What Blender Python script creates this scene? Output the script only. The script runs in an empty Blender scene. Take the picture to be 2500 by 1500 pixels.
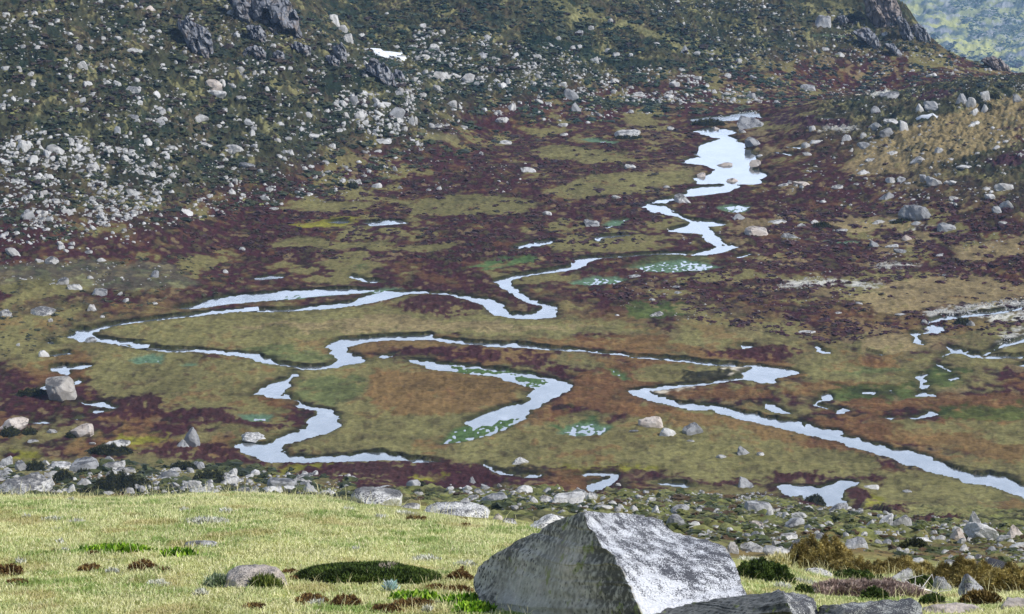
import bpy, bmesh, math, random, time
import numpy as np
from mathutils import Vector
from mathutils.geometry import tessellate_polygon
T0=time.time()
rng=np.random.default_rng(7); random.seed(7)
SC=bpy.context.scene; COL=SC.collection
# ---------------------------------------------------------------- camera model
F=7089.0; H=80.0; PITCH=math.radians(12.0); CP,SP=math.cos(PITCH),math.sin(PITCH)
def ray(u,v):
    a=(np.asarray(u,float)-1250)/F; b=(750-np.asarray(v,float))/F
    return a, CP+b*SP, -SP+b*CP          # x,y,z of an unnormalised ray
def project(x,y,z):
    f=y*CP+(H-z)*SP; up=y*SP-(H-z)*CP
    return 1250+F*x/f, 750-F*up/f
def zat(y,v):                             # height seen on image row v at forward distance y
    a,ry,rz=ray(1250,v); return H+y*rz/ry
def at_y(u,v,y):
    a,ry,rz=ray(u,v); k=y/ry
    return np.array([a*k,y,H+rz*k])
# ---------------------------------------------------------------- noise
def _hash(ix,iy,seed):
    h=(ix.astype(np.int64)*374761393+iy.astype(np.int64)*668265263+seed*1274126177)&0xffffffff
    h=((h^(h>>13))*1274126177)&0xffffffff
    return (h^(h>>16))&0xffff
_G=np.stack([np.cos(np.arange(64)*2*np.pi/64),np.sin(np.arange(64)*2*np.pi/64)],1).astype(np.float32)
def pn(x,y,seed=0):
    x=np.asarray(x,np.float64); y=np.asarray(y,np.float64)
    ix=np.floor(x).astype(np.int32); iy=np.floor(y).astype(np.int32)
    fx=(x-ix).astype(np.float32); fy=(y-iy).astype(np.float32)
    def g(dx,dy):
        k=_hash(ix+dx,iy+dy,seed)&63
        v=_G[k]; return v[...,0]*(fx-dx)+v[...,1]*(fy-dy)
    u=fx*fx*fx*(fx*(fx*6-15)+10); w=fy*fy*fy*(fy*(fy*6-15)+10)
    a=g(0,0); b=g(1,0); c=g(0,1); d=g(1,1)
    return 1.5*((a+(b-a)*u)*(1-w)+(c+(d-c)*u)*w)
def fbm(x,y,o=3,seed=0,gain=.5):
    s=0;a=1
    for i in range(o):
        s=s+a*pn(x*2**i+17.3*i,y*2**i-9.1*i,seed+i); a*=gain
    return s
def sst(a,b,x): t=np.clip((x-a)/(b-a),0,1); return t*t*(3-2*t)
# ---------------------------------------------------------------- base terrain: profiles along the line of sight
def V(y,v): return (y,float(zat(y,v)))
near=[(-60,84),(-15,79.2),(0,77.2)]
far=[(1000,-60),(2200,-200),(4700,-150)]
farR=[(1000,-110),V(2730,280),V(2925,180),V(3090,70),V(3225,-20),(3600,-110),(4100,-100),(4700,-120)]
PROF={
0:near+[V(23,1500),V(37,1216),(45,66.3),(60,60),(100,46),(160,27),(215,15.5),(245,9.8),V(265,1180),(300,.3),(325,0),(370,1.5),(400,4),(430,10),(460,19),V(490,0),(545,38),(600,34),(700,18)]+far,
300:near+[V(23,1500),V(36.5,1220),(45,66.3),(60,60),(100,46),(160,27),(215,15.5),(245,9.5),V(265,1183),(300,.2),(345,0),(375,1),(400,2.2),(432,6),(465,15),V(510,10),(560,34),(620,30),(720,14)]+far,
600:near+[V(23,1500),V(37,1210),(45,66.5),(60,60.5),(100,46),(160,27),(215,15),(245,8.5),V(262,1190),(290,.5),(320,0),(428,0),(450,1.5),(480,9),V(522,60),V(542,0),(585,32),(640,27),(740,10)]+far,
900:near+[V(23,1500),V(35,1243),V(60,1275),V(110,1262),V(180,1235),V(250,1197),V(285,1165),(302,0),(468,0),(490,2.5),V(522,180),V(532,142),(540,13.4),V(552,125),V(600,20),(622,18.5),(660,25),(740,18)]+far,
1200:near+[V(23,1500),V(33,1285),V(60,1302),V(110,1285),V(180,1245),V(250,1200),(290,.3),(310,0),(525,0),(545,3),(575,11),V(602,0),(640,24),(700,22),(780,8)]+far,
1500:near+[V(23,1500),V(31,1335),V(50,1342),V(100,1303),V(180,1250),V(250,1200),(292,0),(540,0),(560,1.5),(600,9),V(624,0),(660,18),(720,18),(800,3)]+far,
1800:near+[V(23,1500),V(29,1385),V(45,1375),V(90,1328),V(160,1275),V(240,1222),(290,0),(558,0),(580,1),(620,7.5),V(645,0),(680,15),(740,10),(850,-15)]+far,
2100:near+[V(24,1490),V(32,1425),V(48,1375),V(90,1325),V(160,1280),V(240,1235),(288,0),(430,0),(470,1.5),(510,4.5),(535,6),(560,2.5),V(600,228),V(620,150),V(636,80),V(656,-18),(668,9),(720,-15),(800,-40)]+farR,
2195:near+[V(24,1490),V(31,1432),V(46,1385),V(90,1332),V(160,1285),V(240,1240),(288,0),(415,0),(455,1.7),(500,5),(532,7),(556,4),V(600,222),V(618,160),V(634,86),V(652,2),(662,5),(720,-20),(800,-44)]+farR,
2265:near+[V(24,1490),V(30,1437),V(45,1392),V(90,1338),V(160,1289),V(240,1244),(288,0),(404,0),(444,2),(493,6),(530,8),(553,5.6),(577,1),V(599,215),V(617,165),V(638,88),(650,1),(720,-28),(800,-47)]+farR,
2300:near+[V(24,1490),V(30,1440),V(45,1395),V(90,1340),V(160,1290),V(240,1245),(288,0),(400,0),(440,2),(490,6),(530,8),(552,6.2),(577,0),V(598,212),V(616,172),V(633,128),(650,-5),(720,-32),(800,-48)]+farR,
2385:near+[V(24,1486),V(30,1436),V(45,1398),V(90,1341),V(160,1291),V(240,1246),(288,0),(390,0),(435,2.5),(490,7.2),(528,9),(552,6.8),(579,0),V(601,208),V(620,178),V(630,158),(650,-6),(720,-33),(800,-49)]+farR,
2500:near+[V(24,1480),V(30,1430),V(45,1400),V(90,1343),V(160,1293),V(240,1248),(288,0),(380,0),(430,3),(490,8.5),(525,10),(552,7.5),(582,-.3),V(606,200),V(624,184),(645,-8),(720,-34),(800,-50)]+farR}
def pchip(xs,ys,x):
    xs=np.array(xs,float); ys=np.array(ys,float); h=np.diff(xs); d=np.diff(ys)/h
    m=np.zeros_like(ys); m[0]=d[0]; m[-1]=d[-1]
    for i in range(1,len(xs)-1):
        if d[i-1]*d[i]>0:
            w1=2*h[i]+h[i-1]; w2=h[i]+2*h[i-1]; m[i]=(w1+w2)/(w1/d[i-1]+w2/d[i])
    i=np.clip(np.searchsorted(xs,x)-1,0,len(xs)-2); t=(x-xs[i])/h[i]
    t=np.clip(t,0,1)
    return (2*t**3-3*t**2+1)*ys[i]+(t**3-2*t**2+t)*h[i]*m[i]+(-2*t**3+3*t**2)*ys[i+1]+(t**3-t**2)*h[i]*m[i+1]
TY=np.unique(np.concatenate([np.arange(-60,60,.5),np.arange(60,280,1.5),np.arange(280,720,1.0),np.arange(720,2700,9),np.arange(2700,3300,4),np.arange(3300,4701,25)]))
us=sorted(PROF); cols=np.array([pchip(*zip(*PROF[u]),TY) for u in us])     # ncol x ny
NS=241; TS=np.linspace(-.24,.24,NS)                                          # s = x/(|y|+4)
tu=np.clip(1250+TS*F/1.012,0,2500)
tab=np.empty((NS,len(TY)))
k=np.clip(np.searchsorted(us,tu)-1,0,len(us)-2); ua=np.array(us,float)
tt=(tu-ua[k])/(ua[k+1]-ua[k])
# Catmull-Rom across the columns
def cc(i): return cols[np.clip(i,0,len(us)-1)]
t=tt[:,None]; p0,p1,p2,p3=cc(k-1),cc(k),cc(k+1),cc(k+2)
tab=p1*(2*t**3-3*t**2+1)+p2*(-2*t**3+3*t**2)+.5*(t**3-2*t**2+t)*(p2-p0)*.6+.5*(t**3-t**2)*(p3-p1)*.6
ker=np.array([1,4,6,4,1])/16.
for _ in range(2):
    pad=np.pad(tab,((2,2),(0,0)),'edge'); tab=sum(ker[j]*pad[j:j+NS] for j in range(5))
def base0(x,y):
    s=np.clip(x/(np.abs(y)+.5),-.2399,.2399); fi=(s+.24)/(.48)*(NS-1); i=np.minimum(fi.astype(int),NS-2); ft=fi-i
    j=np.clip(np.searchsorted(TY,y)-1,0,len(TY)-2); fy=np.clip((y-TY[j])/(TY[j+1]-TY[j]),0,1)
    return (tab[i,j]*(1-fy)+tab[i,j+1]*fy)*(1-ft)+(tab[i+1,j]*(1-fy)+tab[i+1,j+1]*fy)*ft
def hillw(x,y,b): return sst(1.0,6.0,np.abs(b))*sst(395,450,y)
def slopew(x,y): return sst(60,110,y)*(1-sst(255,285,y))
def base(x,y):
    x=np.asarray(x,float); y=np.asarray(y,float)
    b=base0(x,y); w=hillw(x,y,b)
    n=fbm(x/26.,y/26.,2,11)*1.1+fbm(x/9.,y/9.,2,12)*.38
    dmp=1-.75*sst(.02,.2,np.maximum(0,y-585)/100)*(1-sst(1200,1500,y))
    s=slopew(x,y)
    return b+w*n*dmp*(1+3.5*sst(1500,1800,y))+s*(fbm(x/14.,y/22.,2,15)*.45)
def hit(u,v,y0=5.,surf=None,y1=3400.):
    """where a line of sight first meets the terrain (vectorised)"""
    surf=surf or base
    u=np.atleast_1d(np.asarray(u,float)); v=np.atleast_1d(np.asarray(v,float))
    y0=np.broadcast_to(np.asarray(y0,float),u.shape)
    ys=np.concatenate([np.arange(5,60,.25),np.arange(60,720,.8),np.arange(720,y1,4)])
    out=np.full((len(u),3),np.nan)
    a,ry,rz=ray(u,v)
    for c in range(0,len(u),400):
        sl=slice(c,c+400)
        Y=np.broadcast_to(ys,(len(u[sl]),len(ys))); X=(a[sl]/ry[sl])[:,None]*Y; Z=H+(rz[sl]/ry[sl])[:,None]*Y
        D=Z-surf(X,Y); D[Y<y0[sl][:,None]]=1
        neg=D<0; i=neg.argmax(1); i[~neg.any(1)]=len(ys)-1; i=np.maximum(i,1); r=np.arange(len(i))
        d0,d1=D[r,i-1],D[r,i]; f=np.clip(d0/np.where(abs(d0-d1)<1e-9,1,d0-d1),0,1)
        yy=ys[i-1]+(ys[i]-ys[i-1])*f
        out[sl,1]=yy; out[sl,0]=(a[sl]/ry[sl])*yy; out[sl,2]=H+(rz[sl]/ry[sl])*yy
    return out
def crop(c,s):
    """traced points: 'cr: x,y x,y | cr: ...' in enlarged-crop units -> photo pixels"""
    pts=[]
    for seg in s.split('|'):
        if ':' in seg: c,seg=seg.split(':')[0].strip(),seg.split(':')[1]
        for p in seg.split():
            x,y=map(float,p.split(','))
            pts.append((x*1.0109,y*1.0109) if c=='F' else (int(c[0])*625+x/2.968,int(c[1])*500+y/2.968))
    return np.array(pts)
# ---------------------------------------------------------------- traced water
RIVER=[
"01: 462,950 555,905 553,880 600,884 655,893 690,880 750,862 850,850 960,830 1110,818 1260,801 1440,787 1600,775 1855,760 | 01: 1855,780 1700,788 1500,804 1320,816 1120,834 950,850 820,872 740,892 690,917 665,940 700,965 800,985 930,1003 1000,1008 1055,1030 1050,1046 1000,1050 930,1028 800,1014 720,1004 660,994 580,994 540,965",
"01: 1055,1030 1180,1040 1300,1040 1480,1043 1640,1058 1855,1080 | 11: 0,1090 100,1105 180,1145 320,1170 420,1172 500,1165 560,1145 575,1130 555,1085 540,1050 515,1025 545,995 620,970 760,960 1000,946 1255,940 1310,963 1450,978 1530,993 1700,1000 1855,1003 | 21: 0,1005 180,1022 400,1043 700,1073 1000,1098 1250,1116 1500,1148 1750,1161 1855,1166 | 31: 0,1166 90,1175 180,1190 245,1218 160,1238 80,1252 50,1275 45,1288 0,1286 | 21: 1820,1289 1640,1266 1640,1225 1690,1200 1760,1175 1560,1168 1400,1155 1150,1128 900,1102 600,1073 350,1056 100,1038 0,1035 | 11: 1855,1032 1700,1027 1500,1009 1350,989 1250,979 1000,982 880,987 780,1000 640,1035 670,1065 690,1085 740,1100 790,1120 760,1145 640,1162 540,1182 420,1194 320,1199 240,1178 120,1148 0,1127 | 01: 1855,1117 1790,1104 1600,1079 1450,1069 1310,1066 1180,1060 1060,1048",
"21: 1645,1243 1450,1280 1200,1303 1000,1323 830,1350 870,1382 960,1402 1040,1422 1200,1462 1300,1484 | 22: 1430,4 1600,52 1855,107 | 32: 0,107 100,128 250,163 400,204 500,234 560,259 700,294 860,339 1000,389 1060,404 1180,459 1300,484 1440,519 1600,549 1750,594 1855,629 2000,690 2000,580 1855,538 1720,488 1620,468 1490,463 1440,438 1300,408 1230,373 1150,333 1000,293 860,263 700,223 580,183 520,158 380,128 200,88 0,48 | 22: 1855,42 1600,4 | 21: 1600,1482 1400,1453 1200,1428 1100,1388 990,1366 1000,1350 1090,1338 1240,1316 1400,1298 1645,1266",
"11: 285,1213 280,1240 215,1290 225,1320 215,1350 240,1380 300,1410 330,1440 500,1484 | 12: 520,0 560,25 610,40 615,110 590,145 500,175 420,190 320,220 230,240 195,265 200,285 260,310 350,325 500,330 700,320 850,298 940,298 1000,320 1120,345 1280,360 1310,374 1200,374 1080,360 920,354 850,360 700,365 500,370 300,367 130,360 60,350 0,336 | 02: 1855,330 1740,299 1700,273 1660,245 1740,235 1855,232 | 12: 0,232 60,240 135,225 130,208 190,188 300,153 350,128 390,100 375,85 385,65 440,40 470,25 430,0 | 11: 340,1484 270,1455 310,1450 310,1430 260,1400 150,1395 90,1390 0,1375 | 01: 1815,1385 1855,1343 | 11: 0,1343 80,1308 130,1283 235,1258 250,1220",
"20: 1280,870 1420,850 1560,840 1660,813 1770,796 1830,828 1840,845 1730,842 1640,870 1500,885 1400,917 1320,903",
"20: 1320,958 1420,933 1480,938 1560,938 1640,955 1560,985 1630,1005 1690,1030 1690,1065 1730,1070 1790,1100 1735,1092 1770,1130 1800,1150 1725,1172 1750,1215 1790,1215 1855,1250 1800,1290 1855,1312 1760,1327 1640,1332 1640,1350 1560,1392 1420,1412 1300,1424 1200,1424 1110,1484 900,1484 1100,1440 1180,1425 1260,1400 1250,1380 1300,1365 1400,1348 1530,1342 1540,1332 1350,1332 1310,1290 1440,1260 1470,1230 1400,1200 1210,1180 1300,1148 1350,1138 1380,1148 1320,1120 1350,1100 1360,1055 1500,1010 1430,1000 1400,985 1340,977",
"21: 915,8 990,-4 1110,-4 1160,40 1230,85 1300,105 1420,116 1555,133 1540,150 1420,157 1470,185 1460,205 1500,225 1535,260 1570,285 1630,297 1600,320 1570,335 1500,350 1400,364 1255,364 1250,350 1350,340 1430,325 1490,300 1460,280 1400,255 1370,235 1385,215 1350,207 1250,207 1130,192 1150,175 1260,150 1290,130 1230,92 1150,77 1050,62 985,47 975,25",
"21: 1270,346 1100,348 800,369 660,377 560,380 490,383 440,398 425,420 430,435 415,450 300,463 180,487 60,503 0,512 | 11: 1855,518 1780,533 1720,550 1745,570 1750,590 1800,620 1855,642 | 21: 20,660 60,690 130,715 200,735 215,750 170,778 80,788 0,782 | 11: 1855,782 1830,750 1780,715 1650,678 1580,670 1530,658 1450,643 1300,633 1150,624 1000,621 900,627 760,667 700,702 460,732 300,748 0,760 | 01: 1855,762 1855,779 | 11: 0,780 300,770 500,757 700,734 860,705 1000,673 1100,645 1250,637 1400,655 1500,675 1560,694 1640,732 1700,772 1740,797 1855,815 | 21: 0,818 90,826 200,824 300,817 290,800 330,755 340,740 290,720 240,715 200,705 130,680 120,665 90,640 20,600 0,575 0,548 60,520 200,503 350,484 480,463 530,442 540,422 600,398 665,387 900,372 1100,360 1270,358",
]
POND=[
("11: 1090,1125 1200,1125 1400,1148 1700,1178 1855,1203 | 21: 0,1203 130,1223 230,1243 330,1263 435,1305 430,1330 360,1370 280,1410 200,1470 | 22: 150,0 120,45 60,85 0,117 | 12: 1855,122 1700,177 1560,217 1400,242 1330,252 1480,150 1540,110 1500,95 1620,40 1720,0 | 21: 0,1442 90,1432 155,1397 120,1370 150,1335 90,1318 0,1290 | 11: 1800,1270 1760,1250 1650,1228 1480,1208 1330,1193 1200,1162"),
"01: 1255,737 1300,716 1440,697 1500,668 1640,652 1855,645 | 11: 0,642 200,627 500,612 760,606 880,616 780,634 500,650 350,665 140,692 0,697 | 01: 1855,700 1700,709 1580,721 1500,733 1350,741",
"11: 780,128 880,118 980,108 1092,114 1092,132 1000,144 850,154 810,147","11: 525,126 600,111 672,115 672,130 600,138",
"11: -20,528 100,514 205,514 200,528 100,540 -20,540","11: 700,508 760,512 820,541 900,547 915,562 830,564 770,549 690,520",
"21: 0,313 50,293 150,266 250,254 335,266 200,294 100,314","21: 580,240 620,226 700,221 850,211 870,216 760,233 650,243 625,265 600,258",
"21: 1560,20 1640,2 1720,13 1640,53","21: 1620,375 1730,350 1722,364 1650,381","21: 1645,1012 1745,1028 1680,1043",
"11: 875,1106 910,1083 960,1083 987,1095 940,1113",
"22: -20,466 150,464 212,470 190,493 60,485 -20,478","22: 430,478 550,458 680,462 755,472 755,502 680,543 600,573 525,590 560,550 540,525 680,503 700,484 550,480",
"22: 1035,520 1150,526 1335,553 1250,560 1100,540","12: 1640,388 1680,391 1720,431 1855,461 1855,470 1780,466 1690,430",
"32: 60,562 250,566 330,581 380,576 470,556 520,536 655,545 640,567 550,592 525,620 535,650 605,690 715,720 700,745 600,719 480,684 415,699 405,652 330,643 260,658 240,623 150,633",
"31: 1055,1240 1100,1221 1170,1221 1135,1265 1135,1293 1180,1298 1155,1320 1145,1344 1085,1333 1105,1280","31: 1070,1378 1130,1347 1195,1362 1195,1384",
"31: 1195,1142 1285,1176 1325,1210 1300,1210 1260,1185","31: 1305,1255 1390,1236 1395,1254 1320,1275",
"31: 380,1366 430,1366 495,1400 435,1416 390,1414 368,1440 450,1452 570,1482 500,1482 340,1454 335,1433 395,1400","31: 655,1358 785,1354 775,1370 680,1370","31: 850,1357 890,1336 885,1358","31: 1790,1156 1880,1156 1880,1176",
"31: 1025,928 1100,911 1155,930 1095,947 1085,970 1145,1014 1045,999 1060,965","31: 1140,870 1190,853 1290,868 1290,910 1220,938 1140,922",
"31: 1255,1092 1325,1060 1285,1026 1400,1036 1425,1051 1480,1071 1570,1081 1700,1086 1855,1090 1855,1110 1650,1110 1500,1100 1420,1069 1340,1069 1295,1083 1270,1120","31: 1130,868 1160,838 1250,812 1400,797 1500,780 1650,765 1855,735 1990,720 1990,738 1855,756 1660,786 1500,803 1400,818 1260,836 1195,856","31: 1545,1078 1600,1060 1650,1035 1690,1012 1700,1024 1650,1056 1590,1086","31: 1635,1047 1700,1001 1855,966 1855,994 1720,1024",
"31: 325,1016 400,1041 450,1058 420,1076 380,1062","31: 725,1049 840,1078 830,1086","32: 510,-6 585,-3 545,22 512,20","32: 975,55 1080,50 1150,22 1160,2 1205,2 1235,20 1190,43 1060,69","32: 805,58 912,57 880,74",
"21: 1812,1428 1850,1433 | 31: 60,1458 130,1482 | 32: 175,27 100,24 | 31: 0,1484 | 21: 1838,1472",
"01: 335,990 370,978 415,988 425,1010 380,1008","01: 360,1080 480,1068 525,1082 400,1094","01: 375,1158 470,1161 665,1161 612,1188 492,1193 470,1203 495,1215 482,1236 388,1198","01: 525,1280 560,1261 600,1273 562,1298 528,1304","01: 285,1320 330,1301 338,1334 292,1336",
"01: 555,1422 600,1431 740,1431 800,1441 855,1465 805,1490 765,1487 785,1468 620,1450","02: 655,15 700,-3 800,-2 730,14","02: 535,66 600,41 575,68","02: 200,95 300,84 370,98 300,101",
"20: 580,1012 640,1004 700,1022 640,1030","30: 150,1077 240,1058 235,1078","30: 60,1118 170,1112 165,1127","30: 370,850 465,842 460,860 380,862",
"21: 640,160 700,156 760,108 820,104 790,120 740,128 690,168",
]
WEED=[  # wet green shallows: bog plants breaking the water surface
"11: 1400,1152 1855,1205 | 21: 130,1228 240,1262 270,1300 200,1325 90,1320 0,1272 | 11: 1830,1237 1700,1222 1500,1202 1390,1187",
"12: 1420,150 1560,108 1690,108 1750,62 1855,58 | 22: 90,60 0,112 | 12: 1855,118 1700,174 1560,215 1330,252",
"01: 1600,718 1700,707 1855,698 1855,668 | 11: 0,660 300,650 700,632 880,616 960,600 1060,610 900,627 700,647 300,684 0,699",
"21: 860,455 950,436 1100,410 1250,395 1400,425 1500,455 1400,474 1200,490 1000,485","21: 410,563 600,516 800,526 835,545 750,574 560,586",
"20: 500,1006 600,1000 780,1030 720,1048 580,1030","21: 650,150 730,110 830,105 800,150 700,160","21: 660,1180 740,1195 865,1278 800,1272 720,1225",
"22: 320,170 430,110 560,95 720,120 640,180 480,200","21: 1470,20 1560,0 1720,10 1700,50 1560,50","02: 1740,30 1855,20 | 12: 0,20 150,40 90,85 0,90 | 02: 1855,90 1760,60",
"01: 950,1120 1050,1080 1200,1090 1180,1150 1000,1150","01: 1310,1160 1420,1145 1440,1160 1350,1175","30: 270,256 460,258 660,266 520,276","31: 270,255 450,262 660,268 640,280 400,272",
]
HAZE=1.2e-4; EXPO=0.15
# ---------------------------------------------------------------- ground cover regions (traced), class -> albedo
def L(r,g,b,k=.80):
    f=lambda c:(c/12.92 if c<=.04045 else ((c+.055)/1.055)**2.4)
    return np.array([f(r/255),f(g/255),f(b/255)])/k
CLS=dict(lawn=L(118,112,70),tan=L(140,123,86),rust=L(116,85,53),green=L(84,100,58),moss=L(126,122,46),heath=L(66,38,41),dark=L(46,44,32),
 scrub=L(68,69,50),deep=L(24,42,35),tuss=L(130,126,84),brown=L(86,72,56),silver=L(104,112,86),gravel=L(184,180,168),sand=L(214,202,178),slope=L(104,106,58),purple=L(62,40,48),wet=L(58,62,40),fgreen=L(62,84,38),bog=L(78,100,58))
REG=[
('lawn',"F: 240,800 400,760 700,750 900,735 1000,712 1150,740 1250,775 1500,775 1560,798 1300,812 1000,806 850,815 795,830 800,870 720,885 500,850 350,840"),
('tan',"F: 560,790 900,765 1250,785 1480,785 1300,800 1000,800 800,805"),
('green',"F: 560,845 700,835 800,850 790,872 720,884 620,868"),
('heath',"F: 940,735 1040,708 1140,735 1160,755 1090,765 980,750"),
('lawn',"F: 690,905 880,870 1000,872 1200,905 1290,935 1240,990 1110,1020 950,1090 760,1095 690,1080 820,1030 820,1000 720,970"),
('rust',"F: 900,890 1000,885 1190,910 1280,935 1235,985 1100,1010 960,1000 880,950"),
('green',"F: 700,930 800,905 870,920 860,960 800,985 730,960"),
('lawn',"F: 200,870 350,850 600,870 710,890 600,950 720,1020 700,1060 560,1090 480,1010 300,980 220,940"),
('heath',"F: 190,990 330,960 450,975 380,1000 560,985 700,1030 640,1045 480,1020 300,1010"),
('rust',"F: 1250,822 1400,812 1560,812 1760,850 1800,866 1700,870 1500,850 1290,842"),
('rust',"F: 1380,925 1420,895 1500,895 1620,915 1770,908 1520,942 1560,965 1700,1000 1640,1010 1480,1000 1390,985"),
('lawn',"F: 1500,905 1600,880 1760,890 1700,920 1600,930"),
('lawn',"F: 1080,1085 1250,1030 1400,1000 1700,1010 1950,1080 2420,1190 2400,1250 2100,1230 2000,1190 1800,1160 1500,1140 1250,1145 1160,1110"),
('rust',"F: 1540,985 1700,1000 1740,1030 1640,1030 1540,1010"),
('lawn',"F: 1310,465 1420,425 1660,412 1680,440 1600,450 1500,470 1400,480"),
('lawn',"F: 1280,365 1330,350 1500,372 1580,385 1420,395 1300,380"),
('lawn',"F: 650,590 720,572 900,590 1100,597 1060,608 800,605"),
('lawn',"F: 660,505 760,482 900,490 930,500 800,512"),
('lawn',"F: 930,480 1150,470 1300,490 1250,520 1000,520"),
('silver',"F: -200,660 120,635 300,628 420,645 480,690 330,700 200,700 60,690 -200,700"),
('lawn',"F: -200,690 120,680 230,690 150,720 0,715"),
('tan',"F: 2030,410 2100,350 2200,305 2300,275 2400,245 2473,228 2700,215 2700,345 2473,345 2390,365 2300,395 2200,418 2080,425"),
('tan',"F: 2080,715 2160,680 2250,660 2473,690 2700,690 2700,735 2473,720 2230,745 2110,760"),
('tan',"F: 1990,545 2080,530 2240,540 2200,550 2050,555"),('tan',"F: 2290,600 2473,575 2473,615 2300,640"),
('tan',"F: 2060,820 2250,805 2330,830 2200,850 2080,845"),
('gravel',"31: 1085,790 1250,760 1500,715 1855,670 2000,660 2000,860 1600,830 1400,800 1290,830 1180,850 1130,830"),
('lawn',"31: 1300,770 1500,745 1700,740 1650,780 1450,800"),
('gravel',"31: 125,540 330,520 640,545 840,590 700,600 500,585 250,610 0,625"),('gravel',"31: 700,440 900,415 1150,430 1000,465 780,470"),('gravel',"31: 960,190 1150,160 1240,150 1100,195"),
('gravel',"31: 1650,1040 1720,920 1855,880 1855,980"),
('gravel',"30: 370,930 500,910 690,940 560,970 420,965"),('gravel',"30: 640,690 740,655 860,650 900,700 760,712"),
('rust',"F: 1990,880 2140,870 2160,890 2000,890"),('lawn',"F: 1880,880 2000,880 2200,895 2330,930 2230,960 2000,930 1940,900"),
('rust',"F: 1880,935 2000,920 2180,930 2200,945 2020,950 1900,960"),('rust',"F: 2040,965 2300,955 2473,960 2700,960 2700,1010 2473,1025 2280,990 2060,995"),
('fgreen',"F: 2260,885 2330,905 2300,940 2240,935 2200,915"),('fgreen',"F: 2000,940 2200,930 2240,950 2100,965 1990,960"),('fgreen',"F: 2230,990 2473,975 2700,980 2700,1000 2300,1010"),
('green',"F: 2020,895 2160,890 2180,905 2050,908"),
('lawn',"F: 2120,1020 2473,1010 2700,1010 2700,1130 2473,1120 2300,1090 2150,1050"),
('rust',"F: 2130,1035 2280,1040 2480,1080 2473,1130 2330,1105 2200,1070"),
('heath',"F: 1680,850 1900,835 1960,845 1900,870 1780,868"),
('heath',"F: 620,1115 1000,1108 1180,1122 1180,1175 900,1195 800,1155 650,1140"),('heath',"F: 330,1080 470,1060 600,1110 560,1130 420,1110"),
('moss',"F: 290,1050 380,1045 400,1065 320,1075"),('moss',"F: 690,1128 780,1122 770,1135 700,1138"),('moss',"F: 1000,1150 1080,1150 1070,1160 1010,1162"),('moss',"F: 1330,1130 1500,1125 1580,1132 1560,1140 1340,1142"),('moss',"F: 0,1095 70,1100 60,1118 0,1115"),('moss',"F: 640,1145 700,1150 690,1160 640,1158"),
('heath',"22: 0,420 150,410 400,440 700,425 900,445 1100,490 1400,500 1650,520 1855,540 1855,560 1620,560 1330,545 1060,500 880,462 600,450 300,458 60,460"),
('heath',"32: 0,470 250,450 450,460 560,500 600,470 840,520 800,548 660,545 520,528 400,565 200,560 0,555"),
('heath',"32: 515,595 640,560 680,575 760,620 790,690 700,720 620,660 540,640"),('moss',"32: 750,625 850,625 850,690 790,690"),('heath',"32: 710,715 800,690 1030,690 1030,740 900,755 760,745"),('heath',"32: 1000,790 1250,780 1480,780 1440,820 1150,835 1050,830"),
('heath',"32: 130,650 320,635 410,660 400,690 240,705"),
('bog',"22: 270,120 560,92 740,120 640,185 420,195"),('silver',"22: 0,60 100,55 250,90 100,110"),
('heath',"22: 620,75 800,30 880,50 760,95 650,95"),
('heath',"21: 0,1060 350,1075 200,1125 400,1180 420,1270 300,1230 120,1180 0,1190"),
('heath',"11: 960,1090 1080,1040 1400,1030 1855,1050 1855,1120 1600,1140 1300,1110 1080,1105"),
('dark',"21: 1220,1215 1550,1170 1640,1220 1500,1260 1250,1290"),('rust',"21: 1110,1350 1300,1330 1600,1320 1855,1300 1855,1400 1700,1440 1500,1450 1200,1400"),
('fgreen',"21: 800,720 900,700 1190,740 1250,800 1100,830 860,800"),('green',"21: 1060,360 1450,370 1490,400 1380,440 1100,430 880,470 800,460 950,400"),('bog',"11: 1560,440 1740,395 1855,400 1855,440 1640,465 | 21: 0,390 180,385 160,412 0,430"),
('moss',"11: 240,140 420,125 620,100 740,95 700,140 560,165 350,150"),('green',"11: 660,450 800,430 780,470 690,475"),
('purple',"30: 1060,690 1200,660 1400,660 1360,700 1200,740 1080,735"),('purple',"30: 100,820 350,870 600,880 560,930 350,930 0,900"),
('purple',"30: 1650,940 1855,890 1855,930 1700,945"),('purple',"30: 1540,1180 1760,1120 1855,1110 1855,1200 1640,1210"),('heath',"30: 1750,990 1855,975 1855,1050 1760,1030"),
('tuss',"20: 150,0 360,0 700,130 1100,240 1500,370 1855,470 1855,520 1400,420 1000,280 600,160 300,90"),
('tuss',"30: 380,0 460,20 700,130 850,230 900,260 780,220 600,130 440,60"),('tuss',"30: 1000,370 1180,400 1300,450 1150,430"),
('tuss',"10: 1100,980 1420,980 1500,1030 1200,1040"),
('deep',"20: 50,270 300,290 500,330 900,420 1050,480 900,520 500,420 200,330"),('deep',"20: 500,700 900,720 1250,720 1100,770 700,780"),('deep',"20: 60,600 300,590 400,640 200,660"),
('sand',"21: 1560,1172 1640,1168 1760,1174 1690,1200 1640,1226 1600,1200"),('sand',"21: 985,1370 1090,1334 1230,1312 1330,1300 1280,1322 1150,1340 1100,1375 1000,1385"),('sand',"12: 905,345 960,315 1110,330 1090,350 960,352"),
('sand',"11: 940,660 1010,640 1040,655 990,675"),
('dark',"32: 100,140 400,210 700,300 1050,400 1060,415 860,350 560,270 250,180"),
('dark',"22: 0,405 200,430 150,460 0,455"),
]
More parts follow.
